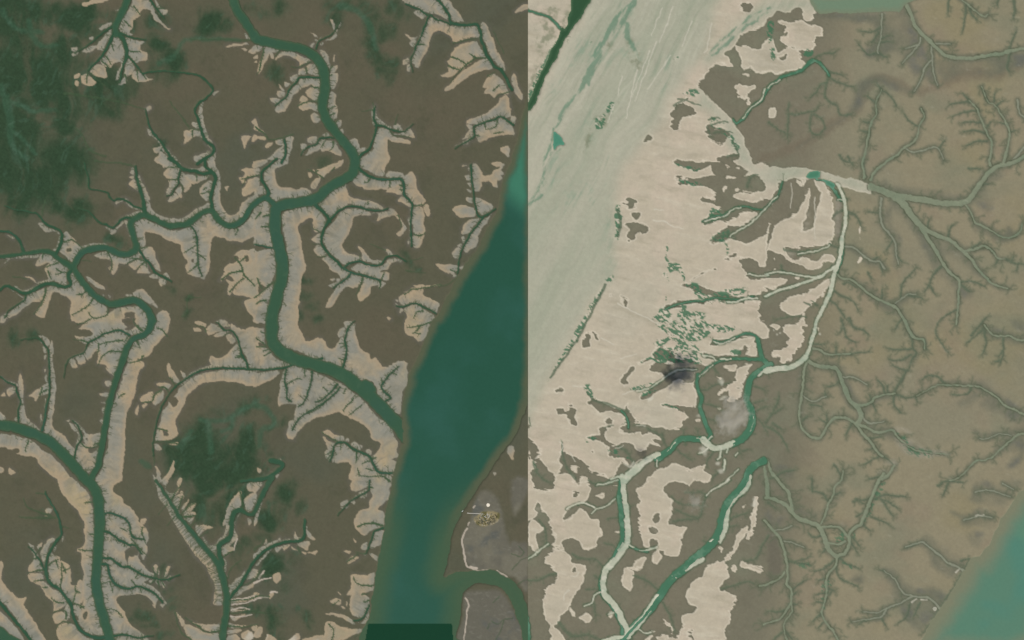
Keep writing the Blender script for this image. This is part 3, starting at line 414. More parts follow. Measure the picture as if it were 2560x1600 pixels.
RIGHT = r'''
t 2 0
S 9,-20 242,-20 287,-20 287,0 287,12 284,14 282,19 277,20 274,17 275,12 272,7 267,7 263,9 262,12 252,10 249,13 246,17 242,18 236,24 228,29 216,35 212,42 204,48 202,51 206,55 208,61 207,64 200,61 194,60 188,63 183,71 177,78 180,84 188,94 198,103 206,111 210,113 212,120 218,128 222,140 226,150 232,157 242,158 257,158 272,158 287,160 297,163 307,166 317,169 328,171 332,169 330,171 338,174 339,183 327,181 317,178 308,175 302,172 292,170 277,170 264,170 254,172 250,176 246,185 240,188 226,178 214,172 205,177 196,188 200,196 212,205 232,205 242,210 242,218 240,236 250,212 258,207 267,202 273,195 278,185 281,179 282,186 280,194 278,204 275,218 283,217 285,209 289,196 292,188 290,178 285,171 290,169 297,173 300,180 303,190 305,200 302,207 305,210 304,220 304,225 297,229 282,233 267,235 260,234 258,236 262,242 267,246 275,244 282,245 288,246 294,241 298,240 305,243 303,249 295,248 292,252 288,255 280,254 272,250 260,247 254,240 247,238 240,238 240,262 242,280 236,288 235,303 240,307 244,312 238,320 212,318 190,322 186,330 178,342 174,352 172,362 176,374 172,386 165,397 158,406 150,407 146,412 140,424 132,428 125,432 116,440 108,440 103,440 95,452 80,452 62,445 50,438 38,452 9,452 9,300
B 183,122 188,120 197,122 205,124 208,128 203,130 200,134 196,136 190,132 186,128
B 216,5 225,2 227,8 224,11 220,10 216,6; 128,127 132,129 131,132 127,133 124,134; 150,107 153,101 159,97 165,94 163,97 168,101 171,105 173,109 167,111 161,112 158,118 156,122 153,122 151,117 152,113
B 195,148 205,146 214,145 212,152 205,155 195,152
S 242,36 237,42 234,46 226,46 218,44 212,42 213,48 217,58 219,66 225,64 231,69 242,68 252,70 262,68 270,65 276,63 277,60 274,57 273,52 270,48 267,46 260,45 254,49 251,49 250,45 248,40 246,36
S 251,21 258,20 262,21 270,19 275,19 280,22 289,24 293,27 294,33 289,36 285,40 285,45 277,46 272,46 267,44 261,44 258,41 255,36 256,29 257,26
B 257,32 260,31 260,33 258,33; 252,55 256,54 259,52 259,54 255,57
S 211,80 215,78 219,80 226,79 230,80 230,84 225,87 221,92 217,92 214,89 211,84; 218,70 221,69 225,72 222,73; 242,104 248,103 249,108 245,112 242,110; 222,92 225,97 223,98
B 219,78 224,76 228,79 224,81
E 76,-20 192,-20 190,10 187,30 184,46 176,58 165,70 158,82 150,92 145,100 140,116 132,126 122,138 110,152 102,165 98,180 96,200 96,252 88,266 82,274 74,285 60,312 45,338 30,362 20,385 9,400 9,110 20,104 30,80 38,64 46,46 55,31 66,15
E 244,0 287,0 287,10 262,10 243,16 228,24 214,33 205,44 196,52 184,60 180,54 188,48 196,40 206,31 220,18
E 180,82 190,96 205,112 216,128 224,144 232,158 246,158 250,168 240,172 230,168 214,152 205,136 198,116 188,106 176,98
K5 60,-20 75,-20 75,0 66,14 60,23 55,31 50,37 46,46 38,61 30,78 20,102 15,106 15,98 22,80 28,68 34,54 40,42 44,33 47,26 50,27 55,14
C 5 6 14,10 25,13 34,16 40,21 46,27 50,33
N 18,101 15,100 15,88 20,78 26,64 34,50 42,36 50,32 48,40 40,54 32,70 24,88
m 24,18 36,20 44,34 36,44 28,52 22,40; 30,4 44,8 40,20 30,14; 15,92 18,70 26,54 36,40 48,28 52,32 40,52 30,72 20,98; 50,30 60,10 66,-4 62,-6 50,14 44,24
T 2.4 130,48 120,74 113,92; 136,40 124,74 116,96; 118,66 112,92 108,112; 104,72 100,90; 150,52 138,70 128,84; 96,100 90,116; 142,8 132,34; 152,6 146,24 139,40; 170,20 160,44; 188,22 186,36 184,46 181,50
W 7 10 118,-4 112,3 106,9 101,16 95,24 91,32 88,37
W 6 5 106,10 98,18 93,24 90,31 87,38 86,43 83,48
W 9 16 84,48 80,55 76,62 73,70 70,76
W 8 7 70,76 64,85 57,93 51,101 47,109 42,120
W 12 5 116,2 109,14 104,24 99,32 95,38
W 14 4 107,22 110,36 117,48 120,54
W 4 3 84,41 79,47 77,54
W 5 3 60,90 54,98 48,108
W 6 4 72,76 73,82
K6 40,124 45,126 47,131 49,136 45,136 42,140 40,140 39,132
W 6 4 40,122 38,132 35,142 31,152 30,165 31,170
W 3 3 43,138 38,147 33,156 31,165
W 4 3 30,172 27,176 22,184 15,193
W 3 2 28,185 22,190 15,194; 37,148 46,140
W 5 3 244,8 232,12 222,19 212,26
W 6 4 210,28 203,34 197,39
W 3 3 195,42 186,49
W 3 3 243,12 236,16 228,19
m 78,112 90,104 96,96 94,108 86,122 80,122; 70,128 78,120 74,136 66,146; 108,40 118,40 124,60 112,66; 92,36 96,48 88,46
w 16 95,38 88,46; 110,44 116,56 113,64; 108,8 114,18; 82,48 76,58; 84,100 78,112; 96,96 94,104; 70,120 74,130; 150,60 140,80; 112,70 106,90; 92,44 88,54; 44,64 36,84; 66,42 56,58
N 92,98 97,98 95,106 89,106; 79,112 88,108 88,118 80,122; 78,38 72,42 80,36; 152,56 157,53 156,57; 166,86 172,84 178,88 170,92; 160,88 166,87 165,90; 188,110 194,111 196,116 200,117 190,119; 185,116 194,121 204,124 212,130 216,138 213,144 208,136 205,130 196,125
D 5 3 157,94 164,95 172,98 178,100; 185,113 192,111 196,112; 188,118 198,115 204,116; 190,126 200,124 208,125; 208,133 212,140 215,146; 204,148 214,146; 153,100 158,97 165,94; 184,120 187,128
C 4 8 209,113 212,117 218,113 222,108 228,100 236,95 242,84 250,76 256,72 267,69 274,66 280,60 285,57
M 3 3 218,112 224,104 231,98 236,94 239,84; 242,83 248,78 253,75
C 6 5 285,57 290,59 297,67 299,72
D 5 3 298,72 297,80 296,92 302,97 308,100 309,107 314,109 320,108
D 5 2 285,56 292,52 305,49; 299,73 305,77 314,80 322,82; 299,68 312,71; 297,79 292,80 288,86 282,92; 260,108 270,108 280,106 287,105 289,102; 261,108 261,120 260,130; 283,108 281,118 283,126 290,127
D 4 2 285,108 292,112 296,120 290,127; 262,97 261,105; 243,116 250,122 260,126
N 240,22 246,20 249,28 246,36 242,40; 243,46 248,45 250,52 246,58; 276,46 284,45 285,52 279,54 275,52
t 3 0
K7 45,-20 170,-20 160,-4 140,0 131,4 126,10 112,11 85,12.5 60,12 45,11
L 10 9 131,5 135,14 139,24 146,33 154,40 162,48 170,53 180,55 190,55 205,53 217,51 228,49 235,47 246,45
l 4 3 108,14 107,25 107,35 104,45 104,50
D 5 2 107,26 97,30 88,30; 105,40 115,39; 104,50 95,52 90,48 86,42; 104,50 112,54; 104,30 98,40; 107,36 113,34
l 4 2 154,42 155,55 156,65 158,75 160,80
l 4 2 154,57 147,65 145,73 142,80 138,86; 144,36 142,42 134,52 127,60; 155,41 165,41 172,42; 142,42 130,46
L 4 3 180,-3 190,5 197,11 205,16 208,14
D 6 3 187,5 186,20 184,28; 171,-2 170,11; 228,50 230,40 234,30; 229,48 226,62 228,68; 218,-2 217,4; 190,6 192,14 196,18
D 8 5 232,-2 233,10 232,17
J 26 20 -4,150 28,138 50,125 66,114 80,108 86,98 89,88 94,80 104,75 114,76 126,81 138,87 150,85 164,80 180,72 200,70 218,72 232,66 246,56
Q 208,52 228,50 243,52 243,60 228,66 220,70 205,72 190,70 175,73 165,76 160,70 158,60 165,55
Q 45,14 80,13 108,14 132,8 140,22 145,36 152,45 150,62 140,70 130,56 118,48 108,54 92,52 98,40 100,24 80,20 50,17
Q 125,8 133,14 140,30 150,44 156,60 160,78 150,75 146,60 138,44 130,30
Q 80,95 84,80 92,75 108,73 120,78 135,85 138,88 120,84 104,79 94,85 88,100 78,110 60,120 40,132 28,140 50,124 70,110
L 2.5 7 107,85 102,97 102,107 98,116 95,127 93,140 90,151 89,154 90,161 91,168
D 4 2 107,85 115,90 121,100; 102,98 94,91; 106,84 103,78; 95,125 88,124; 96,116 90,115
L 2.5 7 145,102 148,110 143,119 141,128 138,134 129,140 122,146 115,151 107,157 100,164 97,170
l 4 2 129,140 138,144 150,141 158,139 163,143 166,150
D 4 2 141,119 133,114 129,108; 162,140 166,133
L 2.5 7 190,95 197,102 203,116 207,127 211,135 210,148 209,152 210,157
D 5 2 190,96 182,97 172,99; 198,104 185,106 175,110; 201,116 190,115 184,116; 205,126 195,123 185,124; 207,134 198,133 188,137; 190,95 184,88; 207,120 210,116
L 2 8 202,82 207,95 214,99 220,108 226,118 228,128 226,140 223,151 222,155
D 5 2 216,100 222,96; 214,96 215,88; 226,118 218,116; 228,124 234,123; 207,95 202,84
l 5 6 246,136 238,144 231,152
l 4 3 236,95 238,106 243,112
D 5 2 67,147 72,152 80,154
t 3 1
L 9 20 246,-5 232,2 220,5 211,10 204,17 198,26 193,34 188,39 178,41 165,41 150,38 135,36 118,33 108,29 97,25
E 0,4 15,4 30,6 55,10 75,16 88,18 96,21 97,31 85,29 75,26 66,23 56,18 44,12 20,20 6,24 -10,22
L 20 14 118,33 128,41 134,50 142,60
L 12 4 142,60 150,66 160,71 172,76 183,85 192,94 200,105 208,113 214,118 226,121
L 10 4 143,61 152,75 160,88 166,98 172,107 181,115 180,130 179,145 178,156
D 4 2 179,141 168,147 162,152 158,161 161,169 166,176 170,182
L 6 3 185,86 195,84 205,81 211,86 217,93 225,94
D 5 2 225,94 232,97 242,99; 236,97 235,104; 217,94 215,98; 230,95 231,91
L 5 3 187,43 192,50 196,60 205,63 214,68 222,73 230,73 238,68 240,60
l 4 3 107,36 106,50 108,62 115,70 120,77 121,88 123,98
D 4 2 75,49 82,52 87,60 88,63; 104,50 95,49; 121,90 127,96; 118,76 112,84
l 4 4 72,82 80,82 86,87 92,92 100,96 106,96 110,103
D 4 2 106,96 108,106; 100,94 104,92
L 4 8 64,106 70,112 80,114 90,122 100,130 112,135 121,140 127,148 129,152
L 8 3 129,152 133,161 139,168 147,170 148,179
l 3 2 119,137 125,132 132,127 140,127
D 5 2 125,130 127,118 130,112 140,102; 94,106 98,112; 132,127 146,131; 107,130 108,123
D 6 2 164,101 155,110 152,118 148,124; 152,118 158,127
D 5 3 182,116 192,115 204,119; 182,118 190,124; 190,8 200,8; 198,24 208,22; 170,74 171,66 175,62; 192,84 200,78; 150,64 152,57
D 5 2 62,123 70,128 80,133 85,141; 57,132 64,137 70,145 76,152; 75,-3 80,5; 90,-2 91,16
Q 158,30 178,34 196,30 204,14 216,8 222,14 208,26 212,44 205,48 196,42 180,44 160,42 140,38 120,34 110,30 112,24
Q 118,36 130,44 140,58 155,70 175,78 190,90 205,108 200,110 185,98 172,92 164,96 178,112 190,122 194,128 186,130 176,118 160,106 150,90 140,70 128,56 116,44
Q 190,45 196,58 210,64 222,70 226,62 232,66 236,74 220,78 205,70 195,66
Q 72,80 92,88 108,96 112,102 96,100 80,88; 80,112 95,118 112,132 126,130 135,124 142,128 128,138 122,146 105,138 88,124; 120,40 116,56 124,70 126,80 120,100 114,75 105,55
Q 158,30 146,28 118,27 112,20 108,24 120,30 145,34
S 8,19 12,22 14,19 22,18.5 35,18 33,25 30,19; 27,18 32,24 30,25; 86,63 88,70 87,74 85,70; 86,96 89,93 87,92; 75,80 73,78; 58,77 59,79 57,79
T 2 22,22 23,30 21,40 21,46; 12,30 8,36 4,42; 44,35 44,75
K2 38,13 42,10 50,11 49,16 44,18 36,17; 52,17 62,22 62,26 57,24
C 3 6 46,18 52,19 58,23 62,28 66,34 69,38
M 7 9 65,23 69,30 72,37 73,47 73,58 71,70 69,80 68,90 66,98
M 9 8 66,98 63,106 62,112 60,122 56,131 52,140 47,151 45,158 44,162 41,169 39,179 36,186
C 5 5 70,82 70,90 68,98 64,106
M 11 15 36,186 30,191 22,196 12,197 -2,199
M 6 6 -2,129 10,123 25,119 40,114 52,109 60,103 66,99
M 3 4 -2,108 8,106 15,106 30,109 42,111 50,109
M 2 3 28,89 38,87 46,86 54,83 58,80; 66,38 68,37 71,38
M 4 4 -10,131 -22,131 -30,134 -38,134
D 5 2 58,79 63,82 67,84; 15,84 22,86 34,87; 65,49 62,54; 70,48 62,52; 47,137 40,133; 40,137 34,134; 12,100 14,106; 36,148 20,148 8,150
Y 63,30 70,40 71,70 66,76 63,60 64,44
n 60,30 68,40 69,76 64,74 62,58 63,44; 36,30 40,40 38,66 33,68 36,50; 62,88 66,92 62,99; 15,82 24,88 20,92 14,86
S 3,111 15,112 19,113 15,117 8,120 6,123 -5,121 -14,120 -30,119 -35,116 -24,112 -10,113; 60,111 60,117 55,123 48,130 42,134 40,138 33,145 22,147 13,142 11,136 18,131 28,126 40,122 47,118; 24,110 29,110 28,113 25,112; 4,93 6,92 6,95; 6,101 8,103 5,104; 50,126 53,128 51,130; 30,149 34,148 34,154 30,154
D 4 2 74,50 80,52; 71,117 76,116 84,120
t 2 1
B 155,2 166,6 172,10 180,9 186,5 192,12 190,15 175,17 162,19 158,22 172,23 185,26 192,33 191,37 183,37 180,39 192,41 197,47 191,50 183,55 182,61 190,59 200,57 205,60 200,66 193,72 187,79 200,77 210,74 222,79 230,74 242,64 242,34 236,20 226,12 215,6 200,2 188,2 172,2 160,0
S 207,34 220,31 235,29 246,22 252,24 246,34 238,36 225,41 215,38; 203,60 212,54 220,50 230,50 232,52 225,58 212,62; 198,16 206,15 212,17 203,18; 222,12 230,4 235,2 242,4 243,12 237,13 235,12 225,14 218,15; 199,26 201,25 201,29 199,30; 211,30 214,27 214,30; 201,6 207,7 204,8; 212,5 216,7 213,8; 176,10 182,9 187,4 190,10 184,12 178,14
B 154,15 158,15 162,17 158,18
B 108,37 114,37 116,40 115,45 111,46 108,42; 113,50 120,49 121,52 117,57 114,55; 107,61 113,58 120,59 127,61 129,66 127,69 123,70 122,67 117,69 116,73 113,75 109,71 113,66 112,63; 109,76 111,75 111,77; 105,41 107,40 107,42; 92,127 94,127 93,129; 142,108 145,107 143,109; 108,138 104,130 109,134
B 214,95 222,93 232,96 234,101 238,101 243,96 246,108 240,112 228,112 222,106 218,100; 165,116 180,107 192,102 183,106 172,113; 201,94 207,89 211,90 204,94; 103,128 110,132 106,131
B 160,120 170,117 178,120 190,125 205,126 230,130 242,126 244,140 238,152 234,151 236,135 225,133 210,133 195,133 188,128 175,124
B 143,138 150,136 165,132 178,131 190,133 170,135 152,141 144,144
N 98,44 102,43 103,50 105,53 103,62 102,74 98,74 97,60 96,52; 98,50 104,53 102,66 98,68 97,58
N 145,90 150,97 158,98 162,108 166,118 162,114 155,105 147,107; 146,78 148,84 146,92; 141,106 146,108 148,114
N 164,118 175,116 180,124 190,130 200,131 195,134 180,131 170,124
N 88,112 95,109 94,114 90,115; 86,121 82,132 76,142 70,152 66,152 74,138 80,126; 84,126 80,136 74,144 70,150
N 145,128 147,132 140,140 137,145 133,151 150,152 152,146 146,140; 160,142 182,144 178,152 158,152; 160,136 166,138 162,148; 188,46 200,48 196,56 186,60; 190,72 206,66 204,76 192,78; 158,18 175,20 180,24 165,23; 152,2 170,10 178,8 164,4; 180,126 210,132 208,136 184,132
N 201,78 206,82 203,90 202,82; 220,120 200,122 190,128 204,130 220,126
C 3 3 180,58 192,53 200,52 205,48 212,45 222,44 230,47 238,46 243,42 250,36 254,26 256,20
M 3 3 182,58 192,55 203,52 207,47 216,45; 206,72 212,67 222,62 230,56 236,49 243,42 246,38 251,34; 224,108 232,110 243,109
D 6 4 188,76 196,72 206,70; 184,60 194,56; 210,74 203,68; 222,26 226,16 232,14
C 4 3 145,141 155,137 168,134 180,133 192,130 205,131 218,132 228,129
T 3 100,135 108,140 118,145 128,150 140,156; 134,57 144,58 150,62 162,65; 134,47 143,48
w 14 98,4 97,30; 42,4 41,24; 60,30 50,46; 95,80 98,100; 96,108 96,120; 70,20 90,60
t 2 2
B 10,105 15,111 19,116 24,122 26,127 23,130 28,134 32,141 37,147 39,153 20,153 18,145 22,138 20,131 17,125 15,120 10,118; 10,119 15,121 17,126 16,130 15,128 10,128
B 69,14 74,13 75,17 73,20 73,25 67,25 67,20; 76,11 79,12 83,17 81,18; 113,44 115,47 110,52 109,56 111,59 107,61 103,58 106,53; 40,65 44,63 48,64 48,68 42,68; 43,84 48,84 50,87 57,84 60,86 60,92 62,97 60,100 57,98 53,93 50,90 45,90 42,87; 53,81 57,80 56,83; 88,95 91,91 95,94 95,98 91,100 88,98; 75,123 76,123 76,125; 16,99 17,101 15,102
B 71,77 76,73 84,77 92,80 103,85 108,80 109,85 115,91 119,97 127,98 133,101 141,101 146,104 150,106 158,104 162,99 166,94 165,88 172,85 178,86 180,96 184,104 188,110 180,112 168,110 158,112 150,119 144,124 138,126 140,122 134,114 141,113 138,108 128,107 123,109 122,105 116,106 103,105 108,98 107,92 103,87 97,87 92,85 84,88 78,81
B 71,110 77,109 83,108 83,103 86,101 88,103 86,107 87,111 93,115 100,118 105,115 113,117 117,123 122,125 127,122 130,117 135,119 142,122 133,127 125,130 118,134 113,138 108,133 105,130 97,128 92,126 91,120 86,116 75,113
B 48,123 53,128 60,131 67,135 70,139 76,145 85,149 95,150 103,146 104,140 109,140 112,142 105,148 100,153 60,153 52,149 48,140 44,131
S 55,138 60,139 62,143 57,143; 63,149 70,147 72,152 64,153
B 132,32 140,26 150,28 156,36 168,36 172,42 172,50 174,56 166,58 156,56 150,60 140,66 132,71 122,73 128,66 136,60 144,54 136,50 130,46 138,40 150,42 154,40 140,38 126,40 120,41 134,37
B 142,80 152,81 162,82 174,83 174,87 164,87 156,84 146,82
B 182,30 192,34 204,35 215,32 222,34 231,34 228,40 212,42 196,44 188,44 178,50 178,60 172,58 174,44 180,42 190,38 180,34
B 172,38 180,44 174,48 170,42
N 72,0 67,10 60,22 52,33 43,44 36,55 34,58 40,46 48,33 56,20 64,6 66,0; 66,2 58,14 50,28 42,42 46,42 56,26 68,8
N 130,2 140,0 152,2 158,10 165,16 170,20 172,26 160,20 150,18 140,25 134,24 138,18 150,14 150,6 140,2; 158,0 180,0 188,8 182,16 172,12 162,8; 134,30 140,25 150,26 158,20 170,22 180,30 190,35 178,33 165,30 155,38 150,40 145,36 135,38 122,41 120,40 130,36; 112,65 122,62 132,60 138,60 128,64 114,68; 68,62 72,60 76,68 80,74 72,72; 46,112 48,120 47,126; 70,110 76,109 80,113 74,114 70,116; 90,122 104,130 116,134 110,130 98,122; 120,62 128,64 137,66 128,70 122,72; 142,80 148,80 160,84 152,84; 180,5 190,3 210,6 206,12 192,10; 205,27 215,28 218,33 208,34; 152,0 160,6 158,14 166,18 160,14 152,8; 20,134 24,140 22,146
T 2 44,115 48,118 46,125; 98,121 104,120 106,118; 102,36 108,35 114,33 118,32; 84,17 90,20 96,23; 58,62 66,63; 118,100 126,100; 104,70 112,68 120,64; 22,131 27,126; 55,125 60,134; 112,138 116,134
V 3 111,137 109,138; 200,68 198,70; 131,72; 194,54; 176,94
n 152,30 172,40 176,56 168,60 152,52; 152,0 180,6 186,14 160,12
S 163,16 172,17 180,20 190,23 197,23 207,20 215,16 224,15 229,17 231,25 231,33 222,33 224,28 220,26 212,32 205,32 195,33 185,32 175,27 170,21; 173,34 182,36 190,37 193,39 190,42 183,43 176,40; 200,43 207,42 212,42 213,46 210,49 205,50 202,47; 214,45 218,43 227,42 224,48 219,58 217,68 213,76 207,78 204,74 206,67 200,68 195,71 196,66 204,63 211,57 212,50; 186,10 195,5 205,3 214,8 212,13 205,18 195,19 187,17; 140,0 152,0 156,6 152,12 150,6 142,3; 129,32 132,33 130,36; 146,24 158,28 170,32 166,34 152,30 143,28
B 211,63 214,62 214,64 212,64
S 174,95 178,93 178,96 175,97; 194,54 196,53 196,56; 194,83 197,83 196,85
C 14 17 245,42 238,46 230,51 225,57 223,66 222,75 226,85 227,95 224,105 217,113 209,117
M 14 15 209,116 200,120 192,121 186,118 180,113
C 13 17 181,113 170,112 160,112 155,116 150,122 143,127 137,131
M 15 17 138,128 130,131 122,137 113,144 106,152
M 6 5 154,116 150,121 146,125
M 3 5 228,90 227,98 225,104 220,110
M 4 6 243,45 238,48 233,52
M 5 3 180,116 178,113 174,111; 188,110 185,114 184,117; 104,150 100,148 94,151
C 10 12 232,17 234,26 236,34 240,40 243,43
C 8 11 176,52 175,60 177,68 179,75 178,83 181,92 184,101 187,108 185,114
C 4 8 175,57 180,50 187,44 195,39 205,37 220,37 236,37
M 3 4 177,54 186,46 195,38 207,37
C 7 4 233,17 228,14 218,13 208,18 198,21 190,20
M 3 3 210,17 203,21 196,22 190,21; 174,47 160,47 152,49 145,54 138,59 130,64 118,67; 180,34 190,35 193,38
M 4 3 186,120 180,125 176,126; 204,120 202,126; 198,122 196,130 194,132; 201,132 200,140 200,142; 211,128 213,126; 137,132 137,138
V 4 179,125; 200,141; 195,131
T 5 200,138 200,142; 178,125 181,124
D 4 2 178,66 185,66 192,61 205,60; 181,79 190,81 197,85; 182,92 192,95; 228,62 238,66; 228,78 236,76; 228,90 236,98 241,106; 228,88 234,84 240,82; 155,122 160,126 168,132; 190,124 186,130 184,136; 214,120 216,126; 226,102 222,106; 230,108 226,107; 218,124 222,122; 164,118 162,104; 176,114 175,104; 190,45 194,50; 134,105 138,108; 196,142 190,149
C 4 4 104,86 108,92 110,98 110,102
D 6 4 110,86 104,85 90,79 78,76 70,68; 100,119 108,124 113,132 116,136; 60,150 52,140 48,128 47,116; 142,108 144,116 147,121; 20,134 23,142 28,149 34,153
D 3 2 88,101 96,99; 125,100 118,99; 128,102 140,108
C 18 20 238,133 230,137 224,143 222,152
D 3 2 16,92 18,100; 236,40 242,50
M 2 3 214,141 208,147 202,153
t 2 3
S 10,-6 20,-4 22,8 25,9 33,11 38,9 40,-6 55,-6 62,3 68,1 73,5 75,9 73,17 68,22 58,24 52,30 50,38 56,34 60,30 65,27 70,30 75,36 82,38 83,45 87,52 82,55 80,62 74,66 67,65 63,58 55,55 48,57 47,62 44,64 38,61 40,54 36,45 35,38 32,32 28,28 24,20 22,28 24,31 20,36 10,37
S 31,78 35,70 42,66 50,67 56,72 58,79 66,79 70,84 68,92 67,97 62,103 58,112 55,118 51,124 46,128 43,134 40,138 45,141 48,148 50,153 38,153 36,145 33,135 30,122 30,110 33,102 38,97 42,88 40,84 34,80
B 20,-6 39,-6 38,8 34,11 30,9 25,9 22,7
S 128,-3 131,-3 136,-10 145,-12 155,-15 163,-12 170,-10 180,-16 184,-14 182,-9 189,-4 185,2 172,2 168,7 163,5 157,2 128,3
S 15,38 22,38 28,43 31,48 24,50 23,57 25,65 20,66 17,62 15,60
S 38,64 44,62 46,57 50,66 48,68 42,66
B 58,12 61,12 61,14 59,15; 60,84 61,84 61,86 59,86
T 3 63,87 60,91 56,91; 54,104 50,108 49,114
S 118,7 125,3 132,-4 140,-2 153,-2 144,7 145,12 150,18 151,28 149,35 147,42 150,42 160,42 166,45 164,50 160,56 160,65 156,72 148,72 143,70 140,76 137,79 133,77 132,70 136,66 128,64 124,62 122,52 120,42 119,30 119,18
B 134,32 138,31 139,38 135,40; 129,46 133,43 138,46 135,51 130,49; 131,55 137,57 138,61 133,64 130,59; 140,68 144,67 142,71
S 108,84 116,78 126,72 127,76 124,83 116,84; 107,84 116,88 114,95 115,101 111,105 105,101 103,94
S 64,128 70,124 74,127 75,132 71,135 65,132; 55,120 59,125 60,129 55,127; 90,126 96,124 92,129; 216,26 221,22 219,26; 96,48 103,48 99,50; 195,66 197,64 199,70; 78,14 88,11 88,17 83,17; 93,10 95,10 95,12; 92,15 94,15 93,16; 131,143 133,144 132,145; 215,37 217,36 216,38; 95,5 99,6 96,7
S 215,76 222,78 230,80 237,84 236,87 225,84 217,82; 229,18 233,16 231,24 230,35 226,54 222,54 225,42 227,30; 208,82 212,80 212,87 208,86; 126,150 132,147 128,154
S 138,153 140,148 148,146 150,150 157,146 162,140 160,130 164,126 172,124 174,120 166,116 166,104 170,96 178,90 184,82 190,79 198,77 204,70 212,56 215,48 222,44 222,50 216,58 212,66 206,74 202,80 203,86 205,92 200,98 197,103 204,104 211,110 211,118 206,124 206,132 200,142 196,153
S 142,150 150,148 152,140 148,138 142,132 143,130 146,134 150,139 151,145 158,150 150,155 138,156
B 165,143 169,142 172,150 168,149
V 4 226,30
M 12 16 104,-4 105,8 107,22 109,40 109,58 103,68 96,77 91,83
C 14 8 103,2 102,20 104,36 105,52 102,62 95,76 89,84 85,92 84,104 90,113 97,123 103,135 104,146
M 15 14 89,84 87,90 86,100 88,108 95,116 101,125 105,135 108,140 110,148
M 3 4 109,60 115,63; 120,66 127,66 137,63
C 5 6 111,62 118,65 124,67 127,67
C 22 20 222,0 216,9 208,17 202,27 199,36 197,46 193,55 186,63 178,70 170,77 164,83 152,92 146,99 141,107 134,118 126,128 118,136 110,145 104,152 96,160
M 12 12 225,-3 221,8 213,14 206,21 203,30 202,42 199,52 196,58
M 11 12 180,75 172,80 164,84
M 5 5 178,71 170,79; 187,58 192,55
M 14 18 137,110 132,119 125,129 117,138 109,146
M 8 13 109,148 98,149 86,153
M 5 4 140,110 137,114; 152,90 156,92; 104,60 100,66
M 3 3 206,0 196,6 188,10 183,15; 100,0 90,3 80,5; 98,18 90,24 80,27 75,31; 52,27 60,23 70,22 78,26; 15,75 22,70 28,64 34,60; 120,141 126,145 132,144; 84,105 78,109 76,116 68,119; 96,125 91,127
D 5 3 183,15 180,25 177,35 165,37 152,39; 57,70 65,74 78,75 84,80 88,85; 42,88 30,92 22,95 10,95 -4,98; 115,90 125,94 132,99 138,104; 142,115 148,125 153,142; 198,103 210,100 220,96 228,98; 203,39 212,34 222,31; 25,38 30,44 32,52 32,60; 72,0 80,4 90,2; 242,52 235,65 230,74 222,76
D 7 5 44,135 50,143 60,148 72,146 84,152
D 3 2 78,116 79,128; 87,60 95,62 98,66; 90,37 104,35; 151,15 158,22 170,24 180,24; 154,28 165,33 176,35; 175,10 182,13; 180,57 186,60; 78,90 84,95; 70,103 82,103; 164,12 174,12; 204,44 212,43
C 30 34 -6,99 0,106 5,116 9,130 11,142 11,156
w 10 150,30 160,20; 210,60 206,76; 218,60 214,72
n 142,40 150,38 150,44 142,48; 186,104 196,104 200,112 190,108; 134,40 146,42 138,50 132,44; 20,22 30,22 30,30 22,28
t 3 2
S 17,4 28,2 33,-6 36,-4 34,12 31,24 26,31 22,38 17,38 15,41 12,40 11,36 5,35 2,32 5,29 13,28 18,22 19,14 14,11
V 2 3,4; 6,8; 9,7; 43,5; 48,9
S 2,5 8,4 12,7 9,10 5,8; 44,6 49,7 48,11 44,10
L 10 13 37,37 42,41 50,44 62,45 67,50 70,59 74,68 78,77 84,82 88,89 86,96 84,99
L 8 4 84,81 92,80 98,77 101,73 110,71 120,69
D 5 3 110,70 108,62 104,57; 113,69 112,62; 119,72 119,80 125,87; 119,69 123,60 127,52; 98,78 102,86; 120,70 128,73; 97,76 96,71
l 4 2 88,90 92,96 98,98 110,96
L 8 4 85,99 92,101 100,105 107,106 117,104 123,111
L 4 1.6 123,111 130,118 140,123 150,125 170,127
n 118,104 130,100 138,112 148,122 165,124 170,128 150,130 132,126 120,114
N2 120,106 130,110 140,120 155,124 150,130 134,126 124,116
L 6 7 36,40 34,50 33,60 31,72 30,85 30,96 33,104 40,110 48,112 53,106 57,98 63,93 73,92 80,96 85,101 90,108 97,115 103,123 108,129
D 4 2 108,129 115,133 118,137; 105,128 98,133 90,136; 101,120 96,122
l 3 3 32,71 37,75 44,77 50,73 55,72
D 5 2 40,80 50,82; 54,72 54,67; 55,97 50,94; 56,95 55,90; 33,95 38,91; 80,96 74,108; 95,112 106,110
L 6 3 42,27 50,29 55,32 65,33 78,32
D 4 2 78,32 95,30; 64,32 64,25; 68,33 67,37
l 3 2 71,54 80,54 88,57 93,61
D 4 2 67,57 63,62 57,63; 44,23 53,23
D 5 3 69,-2 72,10 74,17 82,21; 76,-2 81,7 90,9 94,13; 70,8 68,12
D 5 2 137,17 137,27 140,30 136,38 133,46; 137,27 125,28 115,27; 135,33 125,38 115,37; 127,-2 120,8; 148,19 150,28; 134,14 138,20; 132,48 125,46 118,43; 128,52 120,68; 130,48 126,60
D 5 3 192,15 202,3 206,-2
L 4 5 204,5 210,12 218,15 227,15 236,19 246,19
D 5 2 204,8 195,16 188,22; 204,10 206,22 203,32; 222,17 222,30 220,40; 219,38 215,39; 222,28 218,34
L 2 5 140,72 150,66 160,62 170,61 185,62 198,63 208,68 217,74 224,81 234,86 246,91
D 3 2 126,73 132,74 140,72; 139,74 141,77
D 5 2 167,60 160,54 150,53 146,56; 192,64 188,70 175,71
L 5 3 246,107 236,108 228,115 220,122 212,129 205,132 197,133 190,140 183,147 172,152
l 2 2 230,109 218,108 208,112 200,112
